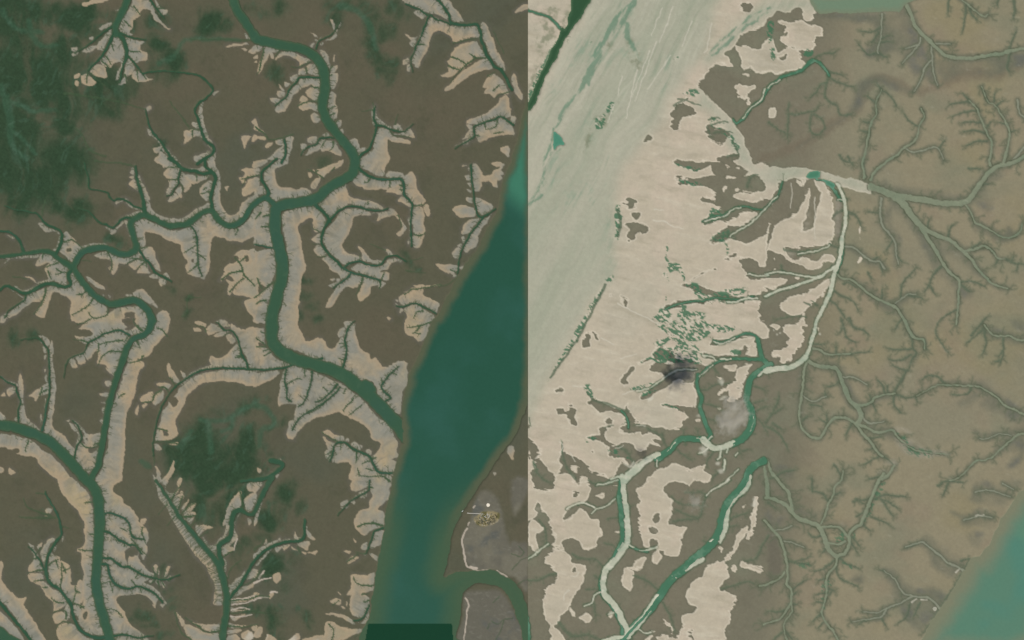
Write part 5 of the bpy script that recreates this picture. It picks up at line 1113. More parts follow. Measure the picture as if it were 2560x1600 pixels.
def paint_right(s, f):
    X, Y = s.X, s.Y
    n1 = fbm(X, Y, 200, 4, 301); n2 = fbm(X, Y, 60, 4, 311); n3 = fbm(X, Y, 14, 3, 321); n4 = fbm(X, Y, 5, 2, 331)
    far = sm(1960, 2120, X + 60 * n1 + 0.10 * (Y - 800))
    c = np.zeros(X.shape + (3,), dtype=np.float32) + lin(115, 111, 93)
    c = mix(c, lin(109, 105, 88), sm(0.0, 0.5, n2) * 0.6)
    c = mix(c, lin(120, 113, 95), sm(0.0, 0.5, n1) * 0.6)
    tan = np.zeros_like(c) + lin(138, 130, 106)
    tan = mix(tan, lin(132, 127, 105), sm(0.0, 0.5, n1) * 0.9)
    tan = mix(tan, lin(137, 128, 98), sm(0.05, 0.6, fbm(X, Y, 150, 3, 341)) * 0.6)
    tan = mix(tan, lin(134, 122, 102), sm(0.1, 0.6, fbm(X, Y, 90, 3, 351)) * 0.5)
    c = c * (1 - far[..., None]) + tan * far[..., None]
    # one broad band of greener wet ground through the north
    c = mix(c, lin(118, 121, 100), sm(0.0, 0.6, fbm(X * 0.6, Y, 90, 4, 361)) * 0.5)
    y = f['Y']
    c = mix(c, lin(102, 98, 84), y * 0.8)
    c = mix(c, lin(112, 102, 85), sm(10, -9, f['J'] + 5 * n3 + 4 * n2) * 0.55)
    q = f['Q'] * np.clip(0.75 + 0.7 * n2, 0, 1)
    c = mix(c, lin(101, 103, 88), q * 0.85)
    q2 = f['Q'] * sm(0.1, 0.6, fbm(X, Y, 40, 4, 371))
    c = mix(c, lin(96, 98, 94), q2 * 0.5)
    # damp halo and dark edges of the blind channels
    jit = fbm(X, Y, 7, 2, 381)
    Ld = np.minimum(f['L'], f['l'] + 0.5)
    c = mix(c, lin(104, 106, 88), sm(12, 1.0, Ld + 2 * n3) * 0.75)
    spw = sm(1.8, -0.8, f['S'])
    c = mix(c, lin(102, 106, 86), sm(6.5, 0.0, f['S']) * 0.45)
    c = mix(c, lin(90, 98, 77), spw * 0.5)
    # sand
    ang = math.radians(12)
    su = X * math.cos(ang) + Y * math.sin(ang); sv = -X * math.sin(ang) + Y * math.cos(ang)
    rip = fbm(su * 0.25, sv, 16, 4, 391, 0.6)
    pc = np.zeros_like(c) + lin(183, 172, 151)
    pc = mix(pc, lin(178, 170, 150), sm(0.0, 0.5, n1) * 0.8)
    pc = mix(pc, lin(190, 176, 156), sm(0.0, 0.5, n2) * 0.7)
    pc = mix(pc, lin(164, 155, 134), sm(0.05, 0.6, rip) * 0.55)
    pc = mix(pc, lin(198, 189, 168), sm(0.15, 0.7, -rip) * 0.5)
    # the tidal reach: films of water drawn out in streaks
    ang = math.radians(-61)
    eu = X * math.cos(ang) + Y * math.sin(ang); ev = -X * math.sin(ang) + Y * math.cos(ang)
    ew = fbm(X, Y, 160, 3, 401) * 26
    es = fbm(eu * 0.085, ev + ew, 11, 4, 411, 0.65); es2 = fbm(eu * 0.10, ev + ew, 60, 3, 421)
    ec = np.zeros_like(c) + lin(168, 166, 146)
    ec = mix(ec, lin(159, 161, 140), sm(-0.1, 0.5, es2) * 0.8)
    ec = mix(ec, lin(176, 172, 152), sm(0.0, 0.5, -es2) * 0.8)
    top = sm(520, 150, Y)
    ec = mix(ec, lin(146, 151, 129), sm(0.0, 0.6, es) * (0.15 + 0.42 * top))
    ec = mix(ec, lin(180, 178, 158), sm(0.1, 0.6, -es) * (0.12 + 0.42 * top))
    E = f['E']
    ec = mix(ec, lin(116, 142, 120), np.exp(-np.maximum(f['w'], 0) / 12) * sm(-0.1, 0.6, es + 0.4 * n3) * 0.5)
    pc = pc * (1 - E[..., None]) + ec * E[..., None]
    mo = f['m'] * sm(-0.25, 0.4, fbm(X, Y, 16, 4, 447, 0.65))
    pc = mix(pc, lin(122, 126, 102), mo * 0.75)
    # torn edges: the outline is frayed by the same ripples
    comb_ = fbm(su * 0.16, sv, 5.0, 2, 436)
    fray = f['pale'] + (rip * 4.5 + 2.2 * n3 + (2.2 * n4 + 6.0 * comb_) * sm(0.0, 0.5, n2 + 0.25)) * (1 - E)
    NN = f['N']
    spk = fbm((X * 0.88 + Y * 0.47) * 0.5, Y * 0.88 - X * 0.47, 4.0, 2, 431, 0.7)
    pw = sm(1.2, -1.0, fray)
    nb = f['n'] * sm(-0.25, 0.35, fbm(su * 0.4, sv, 20, 4, 441))
    nbv = fbm(su * 0.5, sv, 12, 4, 446, 0.6)
    rim = np.exp(-((fray + 2.4) / 1.5) ** 2) * (1 - E)
    pc = mix(pc, lin(212, 202, 182), rim * 0.55)
    c = c * (1 - pw[..., None]) + pc * pw[..., None]
    c = mix(c, lin(168, 160, 142), nb * (1 - pw) * 0.45)
    edge = np.exp(-((fray - 1.6) / 1.6) ** 2) * (1 - far)
    c = mix(c, lin(92, 94, 76), edge * 0.35)
    # speckled green shoals
    gk = NN * sm(0.05, 0.28, spk + 0.55 * (NN - 0.6) + 0.25 * n3)
    c = mix(c, lin(66, 108, 80), gk * 0.9)
    gl = NN * sm(0.25, 0.5, -spk)
    c = mix(c, lin(204, 198, 178), gl * 0.5 * pw)
    # beds
    fr = sm(0.8, -0.6, f['F'])
    c = mix(c, lin(84, 100, 76), fr * 0.75)
    dr = sm(1.4, -0.9, f['D'])
    c = mix(c, lin(96, 104, 84), sm(5, 0, f['D']) * 0.35 * (1 - pw))
    c = mix(c, np.where(far[..., None] > 0.5, lin(84, 97, 78), lin(80, 98, 76)), dr * np.clip(0.36 + 0.42 * pw + 0.22 * far, 0, 1))
    t = sm(1.2, -0.6, f['T'])
    c = mix(c, lin(200, 194, 176), t * 0.6)
    ww = sm(3.0, -3.0, f['W'] + 8.0 * fbm(eu * 0.2, ev, 9, 4, 451, 0.65) + 2 * n3)
    c = mix(c, lin(92, 128, 104), ww * 0.7)
    bed = sm(0.9, -0.9, f['l'])
    ed = np.exp(-((f['l'] - 1.8) / 1.3) ** 2)
    c = mix(c, lin(84, 90, 72), ed * (0.5 + 0.3 * jit) * 0.8)
    c = mix(c, lin(138, 141, 122), bed * 0.75)
    bed = sm(1.0, -1.0, f['L'])
    Ln = f['L'] + 0.9 * jit + 0.5 * n4
    bed = sm(1.0, -1.0, Ln)
    ed = np.exp(-((Ln - 1.7) / 1.4) ** 2)
    c = mix(c, lin(82, 88, 68), ed * np.clip(0.5 + 1.1 * fbm(X, Y, 18, 2, 386), 0, 1))
    c = mix(c, mix(np.zeros_like(c) + lin(127, 134, 111), lin(118, 129, 106), sm(0, 0.5, n2)), bed * 0.92)
    mn = f['M'] + 3.2 * fbm(X, Y, 11, 3, 471, 0.6) * sm(-1, -5, f['M']) + 0.9 * n4
    mn = np.where(f['C'] < 3, mn + 4.0 * sm(0.3, 0.8, fbm(X, Y, 24, 3, 481, 0.6)), mn)
    mw = sm(0.9, -0.9, mn)
    md = np.exp(-((f['M'] - 2.2) / 1.9) ** 2)
    c = mix(c, lin(74, 94, 70), md * np.clip(0.7 + 0.6 * jit, 0, 1) * 0.85)
    mc = mix(np.zeros_like(c) + lin(180, 182, 160), lin(160, 170, 148), sm(0.0, 0.5, rip))
    mc = mix(mc, lin(200, 196, 178), sm(0.1, 0.5, n3) * 0.6)
    c = c * (1 - mw[..., None]) + mc * mw[..., None]
    c = mix(c, lin(200, 196, 178), sm(0.15, 1.1, f['V'] + 0.5 * nbv) * 0.6)
    e = sm(4.0 + 2 * jit, 0.3, f['C']) * (1 - mw)
    c = mix(c, lin(66, 92, 68), e * 0.85)
    e = sm(3.0, 0.0, f['K'])
    c = mix(c, lin(120, 122, 100), e * 0.6)
    c *= (1 + 0.055 * n4 + 0.04 * n3 + 0.05 * (1 - pw) * fbm(X, Y, 4.2, 2, 336, 0.8))[..., None]
    z = 0.6 + 0.10 * n2 + 0.06 * n3 + pw * 0.45 - 0.25 * spw - 0.3 * dr - 0.2 * ww - 0.25 * gk + pw * (1 - 0.6 * E) * (0.7 * rip + 0.5 * fbm(su * 0.5, sv, 30, 3, 461)) + 0.25 * pw * E * es
    z = z - 0.30 * sm(1, -2, np.minimum(f['L'], f['l'])) + mw * 0.1 - E * pw * 0.22
    return c, z, mw

def shape(s, f, z, hold):
    """dig the water courses into the ground; hold keeps dry beds above the water"""
    for key in ('C', 'K'):
        d = f[key]
        if key == 'C':
            d = d + 6 * hold
        under = np.clip(0.16 * d, -1.6, 0)
        bank = np.minimum(1.0, np.maximum(d, 0) / 5.0)
        z = np.where(d < 0, under, np.minimum(z, 0.02 + z * (bank * (2 - bank)) ** 0.5))
    return z

def paint_water(s, f, right):
    X, Y = s.X, s.Y
    n1 = fbm(X, Y, 140, 4, 501); n2 = fbm(X, Y, 40, 3, 511)
    ids = f['wid']
    width = np.array([w[1] for w in f['waters']], dtype=np.float32)[np.maximum(ids, 0)]
    big = sm(7, 20, width)
    if right:
        c = np.zeros(X.shape + (3,), dtype=np.float32) + lin(72, 112, 86)
        c = mix(c, lin(72, 114, 88), big)
        c = mix(c, lin(112, 142, 118), sm(0.05, 0.5, fbm(X, Y, 20, 4, 517, 0.65)) * 0.5)
        c = mix(c, lin(92, 134, 110), sm(0.1, 0.5, n2) * 0.4)
    else:
        c = np.zeros(X.shape + (3,), dtype=np.float32) + lin(52, 82, 60)
        c = mix(c, lin(58, 88, 66), big)
        c = mix(c, lin(66, 92, 66), sm(0.1, 0.6, n2) * 0.35 * big)
        c = mix(c, lin(56, 88, 72), sm(0.0, 0.5, n1) * 0.6)
        dpt = -np.minimum(f['C'], f['K'])
        c = mix(c, lin(78, 92, 66), sm(4.5, 0.3, dpt + 1.5 * n2) * 0.55 * big)
        c = mix(c, lin(72, 98, 74), sm(0.1, 0.6, fbm(X, Y, 22, 4, 518, 0.65)) * 0.35)
    kt = f['ktype']; dk = -f['K']
    for ty, (deep, shoal, a, b) in {0: ((42, 83, 66), (86, 92, 70), 4, 26), 2: ((74, 124, 98), (100, 140, 116), 0, 6),
                                    4: ((25, 62, 42), (25, 62, 42), 0, 1), 5: ((52, 82, 56), (70, 98, 70), 0, 8), 6: ((76, 132, 108), (90, 140, 116), 0, 6),
                                    7: ((112, 132, 108), (118, 128, 104), 0, 16), 8: ((88, 126, 105), (122, 124, 100), 6, 66)}.items():
        m = kt == ty
        if not m.any():
            continue
        k = sm(a, b, dk + 8 * n1 * (ty in (0, 8)))
        kc = mix(np.zeros_like(c) + lin(*shoal), lin(*deep), k)
        if ty == 0:
            kc = mix(kc, lin(50, 92, 80), sm(-0.1, 0.5, n1) * 0.6 * k)
            kc = mix(kc, lin(54, 92, 78), sm(900, 1500, Y + 200 * n1) * 0.45 * k)
            silt = sm(70, 12, dk + 14 * n1) * sm(1150, 1400, Y)
            kc = mix(kc, lin(68, 92, 68), silt * 0.9)
            cl = sm(1290, 1400, X + 20 * n1) * 0
            north = sm(520 + 0.9 * (X - 1262), 440 + 0.9 * (X - 1262), Y) * sm(1240, 1262, X)
            kc = mix(kc, lin(66, 122, 98), north * 0.9 * k)
        if ty == 8:
            kc = mix(kc, lin(70, 128, 114), sm(0.1, 0.5, fbm(X, Y, 110, 3, 521)) * 0.4 * k)
            kc = mix(kc, lin(96, 134, 108), sm(0.1, 0.5, fbm(X, Y, 150, 3, 531)) * 0.6 * k)
        if ty == 7:
            kc = mix(kc, lin(120, 128, 104), sm(0.0, 0.4, fbm(X * 0.15, Y, 14, 3, 541)) * 0.6)
        c[m] = kc[m]
    return c

# ------------------------------------------------------------------ materials
def ground_material(name, rough, grain):
    m = bpy.data.materials.new(name)
    m.use_nodes = True
    nt = m.node_tree
    b = nt.nodes['Principled BSDF']
    at = nt.nodes.new('ShaderNodeAttribute'); at.attribute_name = 'ground_tint'
    tc = nt.nodes.new('ShaderNodeNewGeometry')
    no = nt.nodes.new('ShaderNodeTexNoise'); no.inputs['Scale'].default_value = 0.42
    no.inputs['Detail'].default_value = 4.0; no.inputs['Roughness'].default_value = 0.7
    nt.links.new(tc.outputs['Position'], no.inputs['Vector'])
    mr = nt.nodes.new('ShaderNodeMapRange')
    mr.inputs['From Min'].default_value = 0.25; mr.inputs['From Max'].default_value = 0.75
    mr.inputs['To Min'].default_value = 1.0 - grain; mr.inputs['To Max'].default_value = 1.0 + grain
    nt.links.new(no.outputs[0], mr.inputs['Value'])
    mx = nt.nodes.new('ShaderNodeVectorMath'); mx.operation = 'SCALE'
    nt.links.new(at.outputs['Color'], mx.inputs[0]); nt.links.new(mr.outputs[0], mx.inputs['Scale'])
    nt.links.new(mx.outputs[0], b.inputs['Base Color'])
    b.inputs['Roughness'].default_value = rough
    b.inputs['Specular IOR Level'].default_value = 0.15
    bp = nt.nodes.new('ShaderNodeBump'); bp.inputs['Strength'].default_value = 0.25; bp.inputs['Distance'].default_value = 0.5
    nt.links.new(no.outputs[0], bp.inputs['Height'])
    nt.links.new(bp.outputs[0], b.inputs['Normal'])
    return m

def water_material(name):
    m = bpy.data.materials.new(name)
    m.use_nodes = True
    nt = m.node_tree
    b = nt.nodes['Principled BSDF']
    at = nt.nodes.new('ShaderNodeAttribute'); at.attribute_name = 'ground_tint'
    tc = nt.nodes.new('ShaderNodeNewGeometry')
    no = nt.nodes.new('ShaderNodeTexNoise'); no.inputs['Scale'].default_value = 0.12
    no.inputs['Detail'].default_value = 5.0
    nt.links.new(tc.outputs['Position'], no.inputs['Vector'])
    mr = nt.nodes.new('ShaderNodeMapRange')
    mr.inputs['To Min'].default_value = 0.93; mr.inputs['To Max'].default_value = 1.07
    nt.links.new(no.outputs[0], mr.inputs['Value'])
    mx = nt.nodes.new('ShaderNodeVectorMath'); mx.operation = 'SCALE'
    nt.links.new(at.outputs['Color'], mx.inputs[0]); nt.links.new(mr.outputs[0], mx.inputs['Scale'])
    nt.links.new(mx.outputs[0], b.inputs['Base Color'])
    b.inputs['Roughness'].default_value = 0.22
    b.inputs['IOR'].default_value = 1.33
    b.inputs['Specular IOR Level'].default_value = 0.3
    return m

def plain_material(name, col, rough=0.8, scale=1.0, var=0.2):
    m = bpy.data.materials.new(name)
    m.use_nodes = True
    nt = m.node_tree
    b = nt.nodes['Principled BSDF']
    no = nt.nodes.new('ShaderNodeTexNoise'); no.inputs['Scale'].default_value = scale
    rp = nt.nodes.new('ShaderNodeMix'); rp.data_type = 'RGBA'
    lo = [v * (1 - var) for v in col]; hi = [min(1, v * (1 + var)) for v in col]
    rp.inputs['A'].default_value = (*lo, 1); rp.inputs['B'].default_value = (*hi, 1)
    nt.links.new(no.outputs[0], rp.inputs['Factor'])
    nt.links.new(rp.outputs['Result'], b.inputs['Base Color'])
    b.inputs['Roughness'].default_value = rough
    return m

# ------------------------------------------------------------------ meshes from the grid
def grid_mesh(name, s, cells, z, tint, mat):
    """one mesh from the chosen grid cells (flat indices of their first corner)"""
    nx = s.nx
    q = np.stack([cells, cells + nx, cells + nx + 1, cells + 1], axis=1)
    u, inv = np.unique(q.ravel(), return_inverse=True)
    nv, nf = len(u), len(cells)
    co = np.empty((nv, 3), dtype=np.float32)
    co[:, 0] = s.X.ravel()[u] - PW / 2
    co[:, 1] = PH / 2 - s.Y.ravel()[u]
    co[:, 2] = z.ravel()[u] if isinstance(z, np.ndarray) else z
    me = bpy.data.meshes.new(name)
    me.vertices.add(nv); me.loops.add(nf * 4); me.polygons.add(nf)
    me.vertices.foreach_set('co', co.ravel())
    me.loops.foreach_set('vertex_index', inv.astype(np.int32).ravel())
    me.polygons.foreach_set('loop_start', np.arange(0, nf * 4, 4, dtype=np.int32))
    at = me.attributes.new('ground_tint', 'FLOAT_COLOR', 'POINT')
    col = np.ones((nv, 4), dtype=np.float32)
    col[:, :3] = np.clip(tint.reshape(-1, 3)[u], 0, 1)
    at.data.foreach_set('color', col.ravel())
    me.update(calc_edges=True)
    me.materials.append(mat)
    o = bpy.data.objects.new(name, me)
    COL.objects.link(o)
    return o

def mark(o, kind=None, label=None, cat=None, group=None):
    if kind: o['kind'] = kind
    if label: o['label'] = label
    if cat: o['category'] = cat
    if group: o['group'] = group
    return o

mud_mat = ground_material('tidal_mud', 0.9, 0.055)
bank_mat = ground_material('dry_salt_mud', 0.95, 0.06)
sand_mat = ground_material('tidal_sand', 0.92, 0.05)
water_mat = water_material('silty_water')

def build(s, f, right):
    c, z, hold = (paint_right if right else paint_left)(s, f)
    hold = hold if right else s.full(0.0)
    z = shape(s, f, z, hold)
    # ground: one sheet, its cells shared out between the plain and each pale bank
    nx, ny = s.nx, s.ny
    cell = (np.arange(ny - 1)[:, None] * nx + np.arange(nx - 1)[None, :]).ravel()
    lab = f['lab'].ravel()[cell]
    cnt = np.bincount(lab, minlength=len(f['banks']) + 1)
    lab = np.where(cnt[lab] < 40, 0, lab)
    order = np.argsort(lab, kind='stable')
    ls = lab[order]
    cuts = np.flatnonzero(np.diff(ls)) + 1
    for part in np.split(order, cuts):
        k = lab[part[0]]
        if k == 0:
            o = grid_mesh('mud_plain', s, cell[part], z, c, mud_mat)
            mark(o, 'structure', 'pale tan and grey-brown mud plain cut by blind channels' if right else 'dark brown tidal mud plain smeared with dark green', None, None)
        else:
            size = f['banks'][k - 1][1]
            nm = 'sand_flat' if right else 'mud_bank'
            o = grid_mesh(nm, s, cell[part], z, c, sand_mat if right else bank_mat)
            if right:
                lb = 'broad pale sand flat with a streaked tidal reach' if size > 90000 else 'pale sand patch on the grey-brown mud'
                mark(o, 'structure', lb, None, 'pale sand patches on the brown mud')
            else:
                lb = 'large pale mud bank beside a green tidal creek' if size > 9000 else 'small pale mud bank between dark drains'
                mark(o, 'structure', lb, None, 'pale mud banks along the creeks')
    # water
    wc = paint_water(s, f, right)
    dw = np.minimum(f['C'] + (6 * hold), f['K'])
    wet = dw < 3.0
    wid = f['wid']
    cw = wet.ravel()[cell] & wet.ravel()[cell + nx + 1] & wet.ravel()[cell + 1] & wet.ravel()[cell + nx]
    cw &= wid.ravel()[cell] >= 0
    cc = cell[cw]
    ww = wid.ravel()[cc]
    order = np.argsort(ww, kind='stable')
    if len(order):
        ls = ww[order]
        for part in np.split(order, np.flatnonzero(np.diff(ls)) + 1):
            pts, width, sort = f['waters'][ww[part[0]]]
            if sort == 'river':
                o = grid_mesh('river_water', s, cc[part], 0.0, wc, water_mat)
                mark(o, 'structure', 'broad green silty river reach with brown shoals')
            else:
                o = grid_mesh('tidal_creek', s, cc[part], 0.0, wc, water_mat)
                mark(o, 'structure', 'wide green tidal creek winding between pale banks' if width > 14 else 'narrow dark green tidal creek with short side drains', None, 'tidal creeks')
    return z

left = Side(-80, SEAM, -80, 1680, 5.5, 11)
right = Side(SEAM, 2640, -80, 1680, 6.5, 12)
fl = draw(left, parse(LEFT), False)
fr = draw(right, parse(RIGHT), True)
zl = build(left, fl, False)
zr = build(right, fr, True)

# the same mud and water going on beyond the surveyed part, out to the horizon
def sheet(name, x0, x1, y0, y1, z, mat, tint, label):
    me = bpy.data.meshes.new(name)
    me.from_pydata([(x0, y0, z), (x1, y0, z), (x1, y1, z), (x0, y1, z)], [], [(0, 1, 2, 3)])
    at = me.attributes.new('ground_tint', 'FLOAT_COLOR', 'POINT')
    at.data.foreach_set('color', [v for _ in range(4) for v in (*[float(t) for t in tint], 1.0)])
    me.materials.append(mat)
    o = bpy.data.objects.new(name, me)
    COL.objects.link(o)
    return mark(o, 'structure', label)
XA, XB, XS, YA, YB, FAR = -80 - PW / 2, 2640 - PW / 2, SEAM - PW / 2, PH / 2 - 1680, PH / 2 + 80, 24000
bro, tan_ = lin(91, 86, 70), lin(130, 122, 101)
sheet('mud_plain', -FAR, XA, YA, YB, 0.9, mud_mat, bro, 'dark brown mud plain reaching west to the horizon')
sheet('mud_plain', XB, FAR, YA, YB, 0.6, mud_mat, tan_, 'tan mud plain reaching east to the horizon')
for nm, ya, yb in (('north', YB, FAR), ('south', -FAR, YA)):
    sheet('mud_plain', -FAR, XS, ya, yb, 0.9, mud_mat, bro, 'dark brown mud plain reaching %s to the horizon' % nm)
    sheet('mud_plain', XS, FAR, ya, yb, 0.6, mud_mat, tan_, 'tan mud plain reaching %s to the horizon' % nm)

def ground_z(px, py):
    s, z = (left, zl) if px < SEAM else (right, zr)
    i = int(round((px - s.x0) / STEP)); j = int(round((py - s.y0) / STEP))
    return float(z[min(max(j, 0), s.ny - 1), min(max(i, 0), s.nx - 1)])

def place(px, py):
    return (px - PW / 2, PH / 2 - py, ground_z(px, py))

# ------------------------------------------------------------------ the village on the river island
def mesh_obj(name, verts, faces, mat, parent=None):
    me = bpy.data.meshes.new(name)
    me.from_pydata(verts, [], faces)
    me.materials.append(mat)
    o = bpy.data.objects.new(name, me)
    COL.objects.link(o)
    o.parent = parent
    return o

def empty(name, loc, rz=0.0):
    o = bpy.data.objects.new(name, None)
    COL.objects.link(o)
    o.location = loc
    o.rotation_euler = (0, 0, rz)
    return o

def dup(root, loc, rz, sc_=1.0):
    r = root.copy()
    COL.objects.link(r)
    r.location = loc
    r.rotation_euler = (0, 0, rz)
    r.scale = (sc_, sc_, sc_)
    for ch in root.children:
        c = ch.copy()
        COL.objects.link(c)
        c.parent = r
    return r

leaf_mats = [plain_material('palm_green', (0.035, 0.075, 0.028), 0.8, 2.0, 0.5),
             plain_material('dry_scrub', (0.10, 0.085, 0.035), 0.85, 2.0, 0.5),
             plain_material('olive_leaf', (0.06, 0.085, 0.03), 0.85, 2.0, 0.5)]
bark = plain_material('bark', (0.10, 0.075, 0.05), 0.9, 3.0)
R = random.Random(5)

def make_tree(name, mat, seed):
    rr = random.Random(seed)
    root = empty(name, (0, 0, 0))
    n = 6
    v, fc = [], []
    for k, (rad, h) in enumerate(((0.11, 0.0), (0.08, 0.45), (0.05, 0.9))):
        v += [(rad * math.cos(2 * math.pi * i / n), rad * math.sin(2 * math.pi * i / n), h) for i in range(n)]
    for k in range(2):
        fc += [(k * n + i, k * n + (i + 1) % n, (k + 1) * n + (i + 1) % n, (k + 1) * n + i) for i in range(n)]
    mesh_obj('trunk', v, fc, bark, root)
    v, fc = [], []
    for i in range(150):                       # leaf clumps spread through an uneven crown
        a, u = rr.uniform(0, 6.283), rr.random() ** 0.5
        lob = 0.75 + 0.3 * math.sin(a * 2 + seed) + 0.15 * math.sin(a * 5)
        x, y = math.cos(a) * u * lob, math.sin(a) * u * lob
        z = 0.75 + (1 - u * u) * 0.75 * rr.random() + rr.uniform(-0.12, 0.12)
        sz = rr.uniform(0.10, 0.22)
        t = [Vector((rr.gauss(0, 1), rr.gauss(0, 1), rr.gauss(0, 0.5))).normalized() * sz for _ in range(3)]
        b = len(v)
        v += [tuple(Vector((x, y, z)) + q) for q in t]
        fc.append((b, b + 1, b + 2))
    mesh_obj('crown', v, fc, mat, root)
    return root

def shore_island(u, w):                        # along and across the island, -1 .. 1
    a = math.radians(-14)
    x, y = u * 29.0, w * 14.5
    return 1217.5 + x * math.cos(a) - y * math.sin(a), 1298.5 + x * math.sin(a) + y * math.cos(a)

def quarter(u, w):
    if abs(u) < 0.3 and abs(w) < 0.4:
        return 'centre'
    if abs(u) >= abs(w):
        return 'eastern end' if u > 0 else 'western end'
    return 'southern edge' if w > 0 else 'northern edge'

kinds = ('dark green leafy tree', 'dry brown scrub tree', 'olive green bushy tree')
protos = [make_tree('village_tree', leaf_mats[k], 20 + k) for k in range(3)]
used = [False] * 3
n_tree = 0
while n_tree < 150:
    u, w = R.uniform(-1, 1), R.uniform(-1, 1)
    if u * u + w * w > 0.86:
        continue
    if w < -0.15 and u < 0.45 and R.random() < 0.8:
        continue
    k = 1 if (u > 0.35 or (w > 0.35 and R.random() < 0.6)) and R.random() < 0.65 else (0 if R.random() < 0.6 else 2)
    x, y = shore_island(u, w)
    loc, rz, s_ = place(x, y), R.uniform(0, 6.28), R.uniform(0.7, 1.35)
    if not used[k]:
        t = protos[k]; used[k] = True
        t.location, t.rotation_euler, t.scale = loc, (0, 0, rz), (s_, s_, s_)
    else:
        t = dup(protos[k], loc, rz, s_)
    where = quarter(u, w)
    mark(t, None, kinds[k] + ' at the %s of the island village' % where, 'tree', kinds[k] + 's at the %s of the island village' % where)
    n_tree += 1

roof_cols = [('white_tin', (0.72, 0.70, 0.64)), ('pale_thatch', (0.50, 0.42, 0.30)), ('grey_tin', (0.45, 0.46, 0.45))]
wall_m = plain_material('daub_wall', (0.42, 0.34, 0.24), 0.9, 2.0)
def make_hut(mat):
    root = empty('village_hut', (0, 0, 0))
    a, b, h, g = 0.62, 0.42, 0.32, 0.62
    v = [(-a, -b, 0), (a, -b, 0), (a, b, 0), (-a, b, 0), (-a, -b, h), (a, -b, h), (a, b, h), (-a, b, h), (-a, 0, g - 0.03), (a, 0, g - 0.03)]
    mesh_obj('wall', v, [(0, 1, 5, 4), (2, 3, 7, 6), (1, 2, 6, 9, 5), (3, 0, 4, 8, 7)], wall_m, root)
    e = 0.09
    p = [(-a - e, -b - e, h - 0.04), (a + e, -b - e, h - 0.04), (a + e, 0, g), (-a - e, 0, g), (a + e, b + e, h - 0.04), (-a - e, b + e, h - 0.04)]
    v = p + [(x, y, z + 0.03) for x, y, z in p]
    mesh_obj('roof', v, [(0, 3, 2, 1), (3, 5, 4, 2), (6, 7, 8, 9), (9, 8, 10, 11), (0, 1, 7, 6), (4, 5, 11, 10), (1, 2, 8, 7), (2, 4, 10, 8), (0, 6, 9, 3), (3, 9, 11, 5)], mat, root)
    return root
hp = [make_hut(plain_material(nm, cl, 0.6, 2.0, 0.15)) for nm, cl in roof_cols]
hl = ('white roofed hut in the island village', 'thatched hut in the island village', 'grey tin roofed hut in the island village')
used = [False] * 3
spots = [(1211, 1291), (1214, 1290), (1216, 1287), (1218.5, 1288), (1218, 1291), (1220.5, 1290), (1222.5, 1289), (1219, 1285.5), (1215.5, 1293.5), (1213, 1293), (1220, 1293), (1223, 1292),
         (1200, 1294.5), (1202, 1293), (1201, 1297), (1198, 1299), (1208, 1287), (1210.5, 1285.5), (1206, 1290), (1227, 1287), (1229, 1285.5), (1224, 1285), (1232, 1309), (1234.5, 1308), (1214.5, 1301), (1216, 1299),
         (1221, 1304), (1226, 1303), (1237, 1298), (1230, 1294), (1208, 1297), (1205, 1301), (1211, 1313), (1206, 1312.5), (1239, 1291), (1235, 1287), (1203, 1289), (1225, 1296), (1228, 1299), (1219, 1308)]
for i, (x, y) in enumerate(spots):
    k = 0 if i < 12 and i % 4 else (1 if i % 3 else 2)
    loc, rz, s_ = place(x, y), R.choice((0.2, 0.25, 1.75, 1.8)) + R.uniform(-.2, .2), R.uniform(1.0, 1.7)
    if not used[k]:
        t = hp[k]; used[k] = True
        t.location, t.rotation_euler, t.scale = loc, (0, 0, rz), (s_, s_, s_)
    else:
        t = dup(hp[k], loc, rz, s_)
    where = quarter((x - 1217.5) / 29.0, (y - 1298.5 + (x - 1217.5) * 0.25) / 14.5)
    lb = hl[k].replace('in the', 'at the %s of the' % where)
    mark(t, None, lb, 'hut', lb.replace(' hut ', ' huts '))

# jetty from the river to the village
tim = plain_material('grey_timber', (0.56, 0.53, 0.46), 0.8, 3.0)
jet = empty('jetty', (0, 0, 0))
mark(jet, None, 'long narrow pale timber jetty running from the village out to the river', 'jetty')
jp = [(1168.0, 1282.4), (1176, 1283.2), (1186, 1283.3), (1196, 1283.8), (1203, 1285.0), (1208, 1284.6)]
wv, wf = [], []
for i, (x, y) in enumerate(jp):
    hw = 0.62 if i else 0.95
    for sy in (-hw, hw):
        wv.append((x - PW / 2, PH / 2 - y + sy, 1.75))
        wv.append((x - PW / 2, PH / 2 - y + sy, 1.6))
for i in range(len(jp) - 1):
    a, b = i * 4, (i + 1) * 4
    wf += [(a, b, b + 2, a + 2), (a + 1, a + 3, b + 3, b + 1), (a, a + 1, b + 1, b), (a + 2, b + 2, b + 3, a + 3)]
wf += [(0, 2, 3, 1), (len(wv) - 4, len(wv) - 3, len(wv) - 1, len(wv) - 2)]
mesh_obj('deck', wv, wf, tim, jet)
def post_mesh():
    n, v, fc = 6, [], []
    for h in (-1.2, 1.95):
        v += [(0.12 * math.cos(2 * math.pi * i / n), 0.12 * math.sin(2 * math.pi * i / n), h) for i in range(n)]
    fc = [(i, (i + 1) % n, n + (i + 1) % n, n + i) for i in range(n)] + [tuple(range(2 * n - 1, n - 1, -1))]
    return v, fc
first = None
